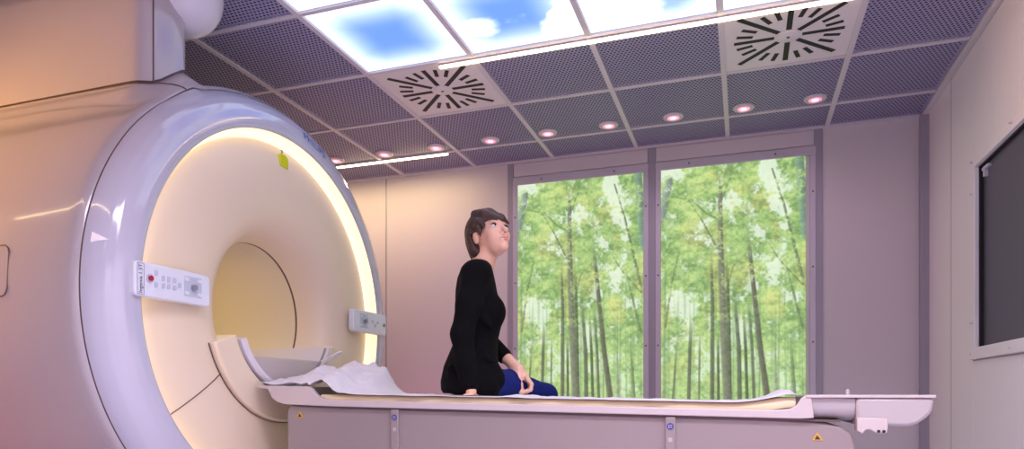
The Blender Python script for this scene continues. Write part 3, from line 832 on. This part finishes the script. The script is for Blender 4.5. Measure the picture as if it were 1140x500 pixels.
# crumpled paper sheet
gx, gy = 260, 70
xx = np.linspace(-2.015, .168, gx); yy = np.linspace(Yf + .012, Yk - .012, gy)
Xg, Yg = np.meshgrid(xx, yy)
nz = fbm(gx, gy, 26, 6, 101, 4, .5); nz2 = fbm(gx, gy, 60, 9, 131, 3, .5)
tY = (Yg - Yf) / (Yk - Yf)
matz = -.030 + .022 * sstep(-.03, .15, Xg)
edge_drop = .004 * (1 - sstep(0, .08, tY))
heap = sstep(-1.52, -1.68, Xg) * ((.004 + .018 * sstep(-1.80, -1.72, Xg)) + .086 * sstep(.05, .95, tY)) * (.75 + .5 * nz)
heap = heap + sstep(-1.56, -1.66, Xg) * .020 * np.sin(Xg * 38 + tY * 6 + 2.0) * np.where(Xg < -1.75, .2 + .6 * tY, 1 - .3 * tY)
ends = sstep(-1.735, -1.63, Xg)
base = np.where(Xg < -1.715, np.maximum(.006, matz), matz + .0015)
base = (.008) * (1 - ends) + (matz + .0015) * ends
hump = .030 * np.exp(-((Xg - .145) / .045) ** 2) * (.3 + .7 * tY) + .012 * np.exp(-((Xg + .86) / .05) ** 2 - ((tY - .3) / .2) ** 2)
taper = 1 - sstep(-1.90, -2.02, Xg) * .30
Z = E - T0 * (Xg - .2) + base + heap * taper + hump + (.012 * np.maximum(nz - .45, 0) + .005 * np.maximum(nz2 - .4, 0)) * (.3 + sstep(0, .5, tY)) + heap * .25 * (nz2 - .5)
Z = np.maximum(Z, E - T0 * (Xg - .2) + base - .0005)
seat = np.exp(-((Xg + 1.10) / .20) ** 4 - ((Yg - 2.76) / .24) ** 4)
Z = Z * (1 - seat) + seat * (E - T0 * (Xg - .2) + matz + .004)
Yw = Yg + .012 * (fbm(gx, gy, 18, 2, 151, 3) - .5) * (1 - tY)
vs = list(zip(Xg.ravel(), Yw.ravel(), Z.ravel()))
fs = [(j * gx + i, j * gx + i + 1, (j + 1) * gx + i + 1, (j + 1) * gx + i) for j in range(gy - 1) for i in range(gx - 1)]
so = MB().add(vs, fs).build('paper_sheet', M['sheet'], smooth=60)
sm = so.modifiers.new('thickness', 'SOLIDIFY'); sm.thickness = .0015; sm.offset = 0
tag(so, 'crumpled white paper sheet spread over the mattress, heaped at the scanner end', 'sheet')

# ------------------------------------------------------------------ person
TD = 2.963; A0 = -.174
S = Vector((-1.117, 2.75, 0))
def P(x, y, b=0.0):
    t = TD + b
    return np.array([(x - CX) / F * t - A0, b, E + (HY - y) / F * t])

def smin(a, b, k):
    if k <= 0: return np.minimum(a, b)
    h = np.maximum(k - np.abs(a - b), 0) / k
    return np.minimum(a, b) - h * h * k * .25

class Field:
    def __init__(s, lo, hi, h):
        s.lo = np.array(lo, float); s.h = h
        s.n = np.ceil((np.array(hi) - s.lo) / h).astype(int) + 1
        s.f = np.full(s.n, .5, dtype=np.float32)
        s.ax = [s.lo[i] + h * np.arange(s.n[i]) for i in range(3)]
    def region(s, lo, hi, pad):
        i0 = np.clip(((np.asarray(lo) - pad - s.lo) / s.h).astype(int), 0, s.n); i1 = np.clip(((np.asarray(hi) + pad - s.lo) / s.h).astype(int) + 2, 0, s.n)
        sl_ = tuple(slice(a, b) for a, b in zip(i0, i1))
        G = np.meshgrid(*[s.ax[i][sl_[i]] for i in range(3)], indexing='ij')
        return sl_, G
    def put(s, sl_, d, k, sub=False):
        if sub: s.f[sl_] = np.maximum(s.f[sl_], -d)
        else: s.f[sl_] = smin(s.f[sl_], d.astype(np.float32), k)
    def cap(s, a, b, ra, rb, k=.02, sub=False):
        a, b = np.asarray(a, float), np.asarray(b, float); R = max(ra, rb)
        sl_, G = s.region(np.minimum(a, b) - R, np.maximum(a, b) + R, k + .03)
        if min(G[0].shape) == 0: return
        e = b - a; L = float(e @ e) + 1e-12
        t = sum((G[i] - a[i]) * e[i] for i in range(3)) / L; t = np.clip(t, 0, 1)
        d = np.sqrt(sum((G[i] - a[i] - t * e[i]) ** 2 for i in range(3))) - (ra + (rb - ra) * t)
        s.put(sl_, d, k, sub)
    def chain(s, pts, rs, k=.02):
        for i in range(len(pts) - 1): s.cap(pts[i], pts[i + 1], rs[i], rs[i + 1], k)
    def ell(s, c, r, Rm=None, k=.02, sub=False, ripple=None):
        c = np.asarray(c, float); r = np.asarray(r, float); R = r.max()
        sl_, G = s.region(c - R, c + R, k + .03)
        if min(G[0].shape) == 0: return
        q = [G[i] - c[i] for i in range(3)]
        if Rm is not None: q = [sum(Rm[j][i] * q[j] for j in range(3)) for i in range(3)]   # into the local frame
        k0 = np.sqrt(sum((q[i] / r[i]) ** 2 for i in range(3))); k1 = np.sqrt(sum((q[i] / r[i] ** 2) ** 2 for i in range(3))) + 1e-9
        d = k0 * (k0 - 1) / k1
        d = np.where(k0 < .2, -r.min() * .8, d)
        if ripple is not None: d = d + ripple(q)
        s.put(sl_, d, k, sub)
    def loft(s, rows, k=.02, grow=0.0):
        """rows of (z, back, front, centre depth, half depth)"""
        rows = np.array(sorted(rows), float); z = rows[:, 0]
        lo = (rows[:, 1].min(), (rows[:, 3] - rows[:, 4]).min(), z[0]); hi = (rows[:, 2].max(), (rows[:, 3] + rows[:, 4]).max(), z[-1])
        sl_, G = s.region(lo, hi, k + .04)
        zc_ = np.clip(G[2], z[0], z[-1])
        bk, fr, cb, hw = (np.interp(zc_, z, rows[:, i]) for i in (1, 2, 3, 4))
        ca = (bk + fr) / 2; ha = (fr - bk) / 2 + grow; hw = hw + grow
        qa, qb = np.abs((G[0] - ca) / ha), np.abs((G[1] - cb) / hw)
        q = (qa ** 2.3 + qb ** 2.3) ** (1 / 2.3)
        d = (q - 1) * np.minimum(ha, hw)
        dz = np.maximum(G[2] - z[-1] - grow, z[0] - grow - G[2])
        d = np.where(dz > 0, np.sqrt(np.maximum(d, 0) ** 2 + dz ** 2) * np.where(d > 0, 1, 1), np.maximum(d, dz))
        s.put(sl_, d, k)
    def mesh(s, name, m, parent=None, relax=2):
        f = s.f; n = np.array(f.shape); neg = f < 0
        c = [neg[a:n[0] - 1 + a, b:n[1] - 1 + b, d:n[2] - 1 + d] for a in (0, 1) for b in (0, 1) for d in (0, 1)]
        cnt = sum(x.astype(np.int8) for x in c); act = (cnt > 0) & (cnt < 8)
        idx = np.argwhere(act); nv = len(idx)
        vid = np.full(act.shape, -1, dtype=np.int64); vid[act] = np.arange(nv)
        acc = np.zeros((nv, 3)); num = np.zeros(nv)
        off = [(a, b, d) for a in (0, 1) for b in (0, 1) for d in (0, 1)]
        val = [f[idx[:, 0] + o[0], idx[:, 1] + o[1], idx[:, 2] + o[2]] for o in off]
        for i in range(8):
            for j in range(i + 1, 8):
                if sum(abs(off[i][q] - off[j][q]) for q in range(3)) != 1: continue
                x = (val[i] < 0) != (val[j] < 0)
                t = np.where(x, val[i] / (val[i] - val[j] + 1e-12), 0)
                p = np.array(off[i])[None, :] + t[:, None] * (np.array(off[j]) - np.array(off[i]))[None, :]
                acc += p * x[:, None]; num += x
        pos = s.lo + (idx + acc / num[:, None]) * s.h
        quads = []
        for ax in range(3):
            sh = [slice(None)] * 3; a = [slice(None)] * 3; a[ax] = slice(0, -1); b = [slice(None)] * 3; b[ax] = slice(1, None)
            cr = neg[tuple(a)] != neg[tuple(b)]
            e = np.argwhere(cr)
            o1, o2 = [q for q in range(3) if q != ax]
            ok = (e[:, o1] > 0) & (e[:, o2] > 0) & (e[:, o1] < n[o1] - 1) & (e[:, o2] < n[o2] - 1); e = e[ok]
            fl = neg[e[:, 0], e[:, 1], e[:, 2]]
            def g(d1, d2):
                t = e.copy(); t[:, o1] += d1; t[:, o2] += d2; return vid[t[:, 0], t[:, 1], t[:, 2]]
            q = np.stack([g(-1, -1), g(0, -1), g(0, 0), g(-1, 0)], 1)
            if ax == 1: fl = ~fl
            q[~fl] = q[~fl][:, ::-1]
            quads.append(q)
        q = np.concatenate(quads); q = q[(q >= 0).all(1)]
        for _ in range(relax):                       # light smoothing
            sm_ = np.zeros_like(pos); ct = np.zeros(nv)
            for i in range(4):
                np.add.at(sm_, q[:, i], pos[q[:, (i + 1) % 4]]); np.add.at(ct, q[:, i], 1)
            pos = pos * .5 + .5 * sm_ / np.maximum(ct, 1)[:, None]
        # keep the largest shell only is not needed: every field is one connected shape
        me = bpy.data.meshes.new(name); me.from_pydata(pos.tolist(), [], q.tolist()); me.update()
        me.polygons.foreach_set('use_smooth', [True] * len(me.polygons)); me.materials.append(m)
        o = bpy.data.objects.new(name, me); C.objects.link(o)
        if parent is not None: o.parent = parent
        return o

def torso_rows():
    R = [(293, 524, 544, .085), (297, 519, 547.5, .125), (303, 513, 549, .155), (312, 509.5, 551, .170), (325, 507.5, 553.5, .172), (344, 507, 558, .165), (353, 507, 559, .158), (365, 507, 557.5, .148), (378, 507, 554.5, .143), (390, 502, 554, .152), (408, 494.5, 555, .172), (425, 491, 556, .185), (434, 491.5, 553, .185), (438, 494, 548, .178)]
    return [(P(0, y)[2], P(xb, y)[0], P(xf, y)[0], 0.0, w) for y, xb, xf, w in R]

hc = P(544.5, 265.0, 0)
pit = math.radians(24)
fwd = np.array([math.cos(pit) * .64, -math.cos(pit) * .768, math.sin(pit)])
left = np.array([.768, .64, 0.0]); left /= np.linalg.norm(left)
up = np.cross(fwd, left); up /= np.linalg.norm(up)
RH = np.stack([fwd, left, up], 1)                  # columns are the head's axes
def Hd(x, y, z): return hc + RH @ np.array([x, y, z])

R_sh, R_el, R_wr = P(530, 306, -.150), P(514.5, 372, -.205), P(523, 430, -.185)
R_up = P(522, 338, -.190); R_fo = P(517.5, 402, -.20)
L_sh, L_el, L_wr = P(533, 306, .150), P(541, 378, .205), P(577.5, 411.5, .062)
hipR, midR, kneR = P(537, 428, -.075), P(570, 428.5, .085), P(607, 440.5, .25)
hipL, kneL = P(524, 428, .10), P(585, 441, .43)
ankR = kneR + np.array([.05, .05, -.40]); ankL = kneL + np.array([.05, .05, -.40])
lo, hi = (-.30, -.36, E - .68), (.60, .75, E + .86)

def rest(fd):
    """flatten what sits on the table where it touches the sheet"""
    G = np.meshgrid(*fd.ax, indexing='ij')
    X = S.x + G[0] * cT - G[1] * sT; Y = S.y + G[0] * sT + G[1] * cT
    pl = (E - T0 * (X - .2) - .030 + .0065) - G[2]
    fd.f = np.where(Y < Yk + .012, np.maximum(fd.f, pl), fd.f).astype(np.float32)
body = Field(lo, hi, .0045)
body.loft(torso_rows(), .0, grow=-.016)
# head
body.ell(Hd(-.012, 0, .035), (.092, .072, .086), RH, .0)
body.ell(Hd(.036, 0, -.022), (.055, .049, .084), RH, .02)
body.ell(Hd(.046, 0, -.068), (.040, .031, .030), RH, .015)
body.ell(Hd(.072, 0, -.093), (.017, .018, .015), RH, .02)
for s_ in (1, -1):
    body.ell(Hd(.060, s_ * .035, -.026), (.024, .020, .024), RH, .02)
    body.ell(Hd(-.004, s_ * .073, -.010), (.018, .008, .031), RH, .006)
    body.ell(Hd(.094, s_ * .011, -.041), (.009, .008, .007), RH, .008)
body.ell(Hd(.080, 0, .024), (.014, .042, .013), RH, .02)
body.cap(Hd(.087, 0, .008), Hd(.113, 0, -.034), .006, .0095, .010)
body.ell(Hd(.086, 0, -.066), (.011, .022, .012), RH, .012)
for s_ in (1, -1): body.ell(Hd(.097, s_ * .031, .003), (.014, .015, .008), RH, 0, sub=True)
body.cap(Hd(-.020, 0, -.045), P(535, 300, 0), .045, .052, .02)
# arms and hands
body.chain([R_sh, R_up, R_el, R_fo, R_wr], [.046, .042, .036, .032, .023], .02)
hb = R_wr
body.chain([hb, P(525, 436.5, -.185)], [.022, .020], .012)
for i in range(4):                                  # right hand flat on the mattress, fingers pointing back
    b0 = -.21 + .018 * i
    body.chain([P(524, 437, -.19), P(524 - .5 * i, 440, b0), P(518 - i, 441.5, b0 - .003), P(512.5 + abs(i - 1.5) * 1.5, 442, b0 - .006)], [.014, .0115, .0085, .0075], .006)
body.chain([P(525, 437, -.175), P(530, 440, -.150), P(533, 442, -.142)], [.013, .010, .008], .006)
body.chain([L_sh, L_el, L_wr], [.046, .036, .023], .02)
body.chain([L_wr, P(583, 419, .055)], [.022, .021], .012)
for i in range(4):
    b0 = .082 - .017 * i
    body.chain([P(582, 417, .06), P(584.5 + i * .9, 420.5 + i * .4, b0), P(590.0 + .6 * i, 425.5 + i * .8, b0 - .004), P(591.2 - .2 * i, 433 + i * .4, b0 - .006), P(584.0 - 1.2 * i, 437.6, b0 - .004)], [.014, .0108, .0095, .0088, .0078], .005)
body.chain([P(578.5, 413.5, .05), P(577.8, 421, .038), P(579.0, 428, .034), P(580.8, 434, .036)], [.014, .0115, .0095, .0080], .006)
# legs inside the trousers, feet
for hp_, md, kn, an in ((hipR, midR, kneR, ankR), (hipL, (hipL + kneL) / 2, kneL, ankL)):
    body.chain([hp_, md, kn, kn + (an - kn) * .4, an], [.062, .052, .043, .043, .030], .03)
    body.chain([an, an + np.array([.10, .10, -.06])], [.030, .022], .02)
rest(body)
person = body.mesh('person', M['skin'], None, relax=1)
person.location = (S.x, S.y, 0); person.rotation_euler = (0, 0, TH)
tag(person, 'woman in black sweater and blue jeans sitting on the scanner table, looking up', 'person')

sw = Field((-.30, -.36, E - .06), (.32, .36, E + .64), .005)
sw.loft(torso_rows(), 0)
for s_ in (-.068, .068): sw.ell(P(551, 347, s_), (.044, .062, .054), None, .04)
sw.ell(P(531, 303, -.125), (.055, .06, .045), None, .04); sw.ell(P(533, 303, .125), (.055, .06, .045), None, .04)
sw.chain([R_sh, R_up, R_el, R_fo, R_wr + np.array([0, 0, .012])], [.056, .051, .045, .041, .034], .022)
sl_end = L_el + (L_wr - L_el) * .56
sw.chain([L_sh, L_el, sl_end], [.056, .045, .036], .022)
# open neckline
sw.cap(P(537, 284, 0), P(534, 296, 0), .070, .050, 0, sub=True)
for (xa, ya, xb_, yb_) in ((507, 392, 520, 398), (536, 350, 552, 372), (538, 396, 553, 405), (500, 410, 509, 432)):
    for b_ in (-.15,): sw.cap(P(xa, ya, b_), P(xb_, yb_, b_), .006, .004, .03)
sw.cap(hipR, P(543, 423, -.06), .084, .074, .03); sw.cap(hipL, P(539, 423, .09), .080, .072, .03)
rest(sw)
sweater = sw.mesh('sweater', M['sweater'], person, relax=1)

je = Field((-.28, -.30, E - .60), (.55, .72, E + .20), .006)
je.loft([r for r in torso_rows() if r[0] < P(0, 400)[2]], 0, grow=-.008)
for hp_, md, kn, an in ((hipR, midR, kneR, ankR), (hipL, (hipL + kneL) / 2, kneL, ankL)):
    je.chain([hp_, md, kn, kn + (an - kn) * .4, an], [.076, .064, .053, .052, .044], .03)
rest(je)
jeans = je.mesh('jeans', M['jeans'], person, relax=1)
for an in (ankR, ankL):
    sh = Field(an - .16, an + .24, .006)
    sh.chain([an + np.array([-.02, -.02, -.055]), an + np.array([.06, .06, -.075]), an + np.array([.13, .13, -.080])], [.040, .036, .032], .03)
    sh.mesh('shoe', M['black'], person)

# hair
rp = lambda q: .0022 * np.sin(70 * np.arctan2(q[1], q[2] + .02) + 8 * np.sin(q[0] * 40)) + .001 * np.sin(310 * q[1] + 90 * q[2])
ha = Field(hc - .19, hc + .19, .0035)
ha.ell(Hd(-.014, 0, .038), (.101, .083, .096), RH, 0, ripple=rp)
ha.ell(Hd(-.055, 0, -.020), (.060, .070, .075), RH, .03, ripple=rp)
ha.chain([Hd(-.075, 0, -.04), Hd(-.078, 0, -.085), Hd(-.064, -.01, -.112)], [.045, .030, .010], .02)
for s_ in (-1,): ha.chain([Hd(-.03, s_ * .070, .02), Hd(-.045, s_ * .062, -.045), Hd(-.055, s_ * .045, -.085)], [.022, .020, .010], .02)
# open the face: everything in front of and below the fringe line
def carve(fn):
    sl_, G = ha.region(hc - .19, hc + .19, 0)
    q = [G[i] - hc[i] for i in range(3)]; q = [sum(RH[j][i] * q[j] for j in range(3)) for i in range(3)]
    ha.f[sl_] = np.maximum(ha.f[sl_], fn(q))
def facecut(q):
    x, y, z = q
    line_z = .026 + .020 * np.clip((-y) / .06, -1, 1) * 0 + .30 * np.clip(np.abs(y + .0) - .03, 0, 1) * 0 - .03 * np.clip((y) / .06, -.3, 1)
    a = np.maximum(-(x - (.030 + .0 * z)), z - line_z)         # negative inside the opening
    e = np.maximum(np.maximum(-(x + .022), x - .05), np.maximum(z - .012, -(z + .2)))   # over the ear
    return -np.minimum(a, e)
carve(facecut)
ha.chain([Hd(-.01, -.03, .130), Hd(.055, -.01, .092), Hd(.088, .02, .050), Hd(.094, .045, .020)], [.012, .013, .010, .005], .02)
ha.chain([Hd(.0, -.045, .118), Hd(.055, -.045, .078), Hd(.083, -.022, .045), Hd(.098, .010, .028)], [.012, .013, .009, .005], .02)
ha.chain([Hd(.0, -.066, .070), Hd(.035, -.070, .045), Hd(.052, -.062, .020), Hd(.050, -.066, .0)], [.010, .010, .006, .003], .015)
ha.chain([Hd(.02, -.074, .03), Hd(.030, -.072, .002), Hd(.026, -.073, -.022)], [.011, .008, .003], .012)
hair = ha.mesh('hair', M['hair'], person, relax=0)

def blob(name, m, c, r, n=16, parent=None, Rm=RH):
    mb = MB(); vs = []; fs = []
    for i in range(n + 1):
        for j in range(2 * n):
            th, ph = PI * i / n, PI * j / n
            vs.append(np.asarray(c) + Rm @ (np.array([math.cos(th), math.sin(th) * math.cos(ph), math.sin(th) * math.sin(ph)]) * np.asarray(r)))
    for i in range(n):
        for j in range(2 * n):
            fs.append((i * 2 * n + j, i * 2 * n + (j + 1) % (2 * n), (i + 1) * 2 * n + (j + 1) % (2 * n), (i + 1) * 2 * n + j))
    o = mb.add(vs, fs).build(name, m, parent, smooth=80)
    return o
for s_ in (1, -1):
    e = blob('eye', M['eyew'], Hd(.0775, s_ * .031, .002), (.0122, .0128, .0062), parent=person)
    i_ = blob('iris', M['iris'], Hd(.0870, s_ * .030, .0040), (.0046, .0068, .0064), parent=e)
    pts = [Hd(.084 - .10 * abs(t - .1) ** 2 * 1.0, s_ * (.031 + .016 * t), .0108 - .005 * t * t) for t in np.linspace(-1, 1, 9)]
    pts = [Hd(.0885 - .008 * t * t, s_ * (.031 + .0165 * t), .0098 - .006 * t * t) for t in np.linspace(-1, 1, 9)]
    MB().tube(pts, [.0008, .0022, .0030, .0034, .0036, .0036, .0034, .003, .001], 6).build('eyelash', M['iris'], person)
    pts = [Hd(.0945 - .014 * ((t + 1) / 2) ** 2, s_ * (.034 + .021 * t), .0235 + .004 * (1 - t * t)) for t in np.linspace(-1, 1, 9)]
    MB().tube(pts, [.0015, .003, .0034, .0034, .003, .0028, .0024, .002, .001], 6).build('eyebrow', M['brow'], person)
mb = MB()
for (dz, w, r, sag) in ((-.0640, .0245, .0042, .0008), (-.0706, .020, .0048, -.0012)):
    pts = [Hd(.0962 - .012 * t * t - (.0 if dz > -.065 else .001), w * t, dz + sag * (1 - t * t) + (.0042 * t * t)) for t in np.linspace(-1, 1, 13)]
    mb.tube(pts, [.85 * r * max(.2, 1 - abs(t) ** 2.5) for t in np.linspace(-1, 1, 13)], 8)
mb.build('lips', M['lip'], person)

# ------------------------------------------------------------------ fill lamps added out of view to brighten and tint the room
def added_ceiling_lamp(x, y, w, d, energy, col, label):  # unseen luminaire, added to raise the light level of the room
    root = empty('added_ceiling_lamp', (x, y, H)); tag(root, label, 'ceiling lamp', 'added fill lamps overhead behind the camera', 'thing')
    MB().box((-w / 2 - .02, -d / 2 - .02, -.028), (w / 2 + .02, d / 2 + .02, .003)).build('fill_housing', M['tbar'], root, smooth=0, bevel=.004)
    ld = bpy.data.lights.new('fill_glow', 'AREA'); ld.shape = 'RECTANGLE'; ld.size = w; ld.size_y = d; ld.energy = energy; ld.color = col; ld.spread = math.radians(138)
    lo_ = bpy.data.objects.new('fill_glow', ld); C.objects.link(lo_); lo_.parent = root; lo_.location = (0, 0, -.031)
added_ceiling_lamp(.0, 1.0, 1.6, .5, 60, (.86, .82, 1.0), 'added wide cool fill lamp on the ceiling before the sky panels')
added_ceiling_lamp(.2, -.5, 1.2, .6, 48, (.96, .90, .98), 'added pinkish fill lamp on the ceiling farthest from the back wall')

def added_wash_lamp(name, loc, size, rot, energy, col, m, label):  # added coloured wash light in a made-up housing, out of view
    root = empty(name, loc); root.rotation_euler = rot; tag(root, label, 'wall lamp', 'added coloured fill lamps')
    w, h = size
    MB().box((-w / 2 - .02, -h / 2 - .02, .002), (w / 2 + .02, h / 2 + .02, .035)).build('fill_housing', M['tbar'], root, smooth=0, bevel=.004)
    ld = bpy.data.lights.new('fill_glow', 'AREA'); ld.shape = 'RECTANGLE'; ld.size = w; ld.size_y = h; ld.energy = energy; ld.color = col
    lo_ = bpy.data.objects.new('fill_glow', ld); C.objects.link(lo_); lo_.parent = root; lo_.location = (0, 0, -.004)
# area lights shine along their local -Z
added_wash_lamp('added_wash_lamp', (XL + .04, 0.5, E + .3), (1.2, .8), (PI / 2, 0, -PI / 2 - .35), 22, (1.0, .50, .12), M['orange'], 'added amber fill lamp on the left wall near the scanner')
def added_spot_lamp(loc, aim, energy, col, size, blend, m, label):  # unseen spot, added to give the scanner side its colour gradient
    d = (Vector(aim) - Vector(loc)).normalized()
    root = empty('added_spot_lamp', loc); root.rotation_euler = (-d).to_track_quat('Z', 'Y').to_euler(); tag(root, label, 'spot lamp', None, 'thing')
    MB().lathe_z([(.08, .16), (.12, .12), (.20, .02), (.215, 0), (.20, -.002)], 0, 0, 28).build('fill_can', M['grey'], root)
    MB().lathe_z([(.10, .004), (.195, .001), (.195, -.0035)], 0, 0, 28).build('lens', m, root)
    ld = bpy.data.lights.new('fill_beam', 'SPOT'); ld.energy = energy; ld.color = col; ld.spot_size = size; ld.spot_blend = blend; ld.shadow_soft_size = .2
    lo_ = bpy.data.objects.new('fill_beam', ld); C.objects.link(lo_); lo_.parent = root; lo_.location = (0, 0, -.21)
added_spot_lamp((-4.45, 1.15, H - .35), (-2.6, 1.9, E + .70), 300, (1.0, .52, .12), math.radians(70), 1.0, M['orange'], 'added amber fill spot under the ceiling aimed at the scanner side')
added_spot_lamp((-4.45, 1.15, .4), (-2.6, 1.75, E - .05), 75, (1.0, .22, .16), math.radians(66), 1.0, M['redfill'], 'added red fill spot near the floor aimed at the scanner side')
added_wash_lamp('added_floor_wash', (-1.9, 4.45, .05), (1.6, .12), (PI - .45, 0, 0), 7, (1.0, .30, .52), M['magenta'], 'added magenta fill lamp washing the back wall behind the table')  # added below the table to tint the lower back wall pink
# warm lamp inside the bore
ld = bpy.data.lights.new('bore_lamp', 'AREA'); ld.shape = 'RECTANGLE'; ld.size = 1.0; ld.size_y = .08; ld.energy = 2.2; ld.color = (1.0, .74, .32)
lo_ = bpy.data.objects.new('bore_lamp', ld); C.objects.link(lo_); lo_.location = (-2.85, CY, CZ + .335); lo_.parent = sc; lo_.matrix_parent_inverse = Matrix.Translation(Vector(sc.location)).inverted()

# ------------------------------------------------------------------ world, camera, view
w = bpy.data.worlds.new('world'); bpy.context.scene.world = w; w.use_nodes = True
w.node_tree.nodes['Background'].inputs[0].default_value = (.02, .02, .025, 1)
cam = bpy.data.cameras.new('camera'); co = bpy.data.objects.new('camera', cam); C.objects.link(co)
co.location = (0, 0, E); co.rotation_euler = (PI / 2, 0, TH)
cam.sensor_width = 36; cam.lens = F / 1140 * 36; cam.shift_y = (HY - 250) / 1140; cam.clip_start = .02
bpy.context.scene.camera = co
v = bpy.context.scene.view_settings
v.view_transform = 'Standard'; v.look = 'None'; v.gamma = 1; v.exposure = 0; v.use_curve_mapping = False
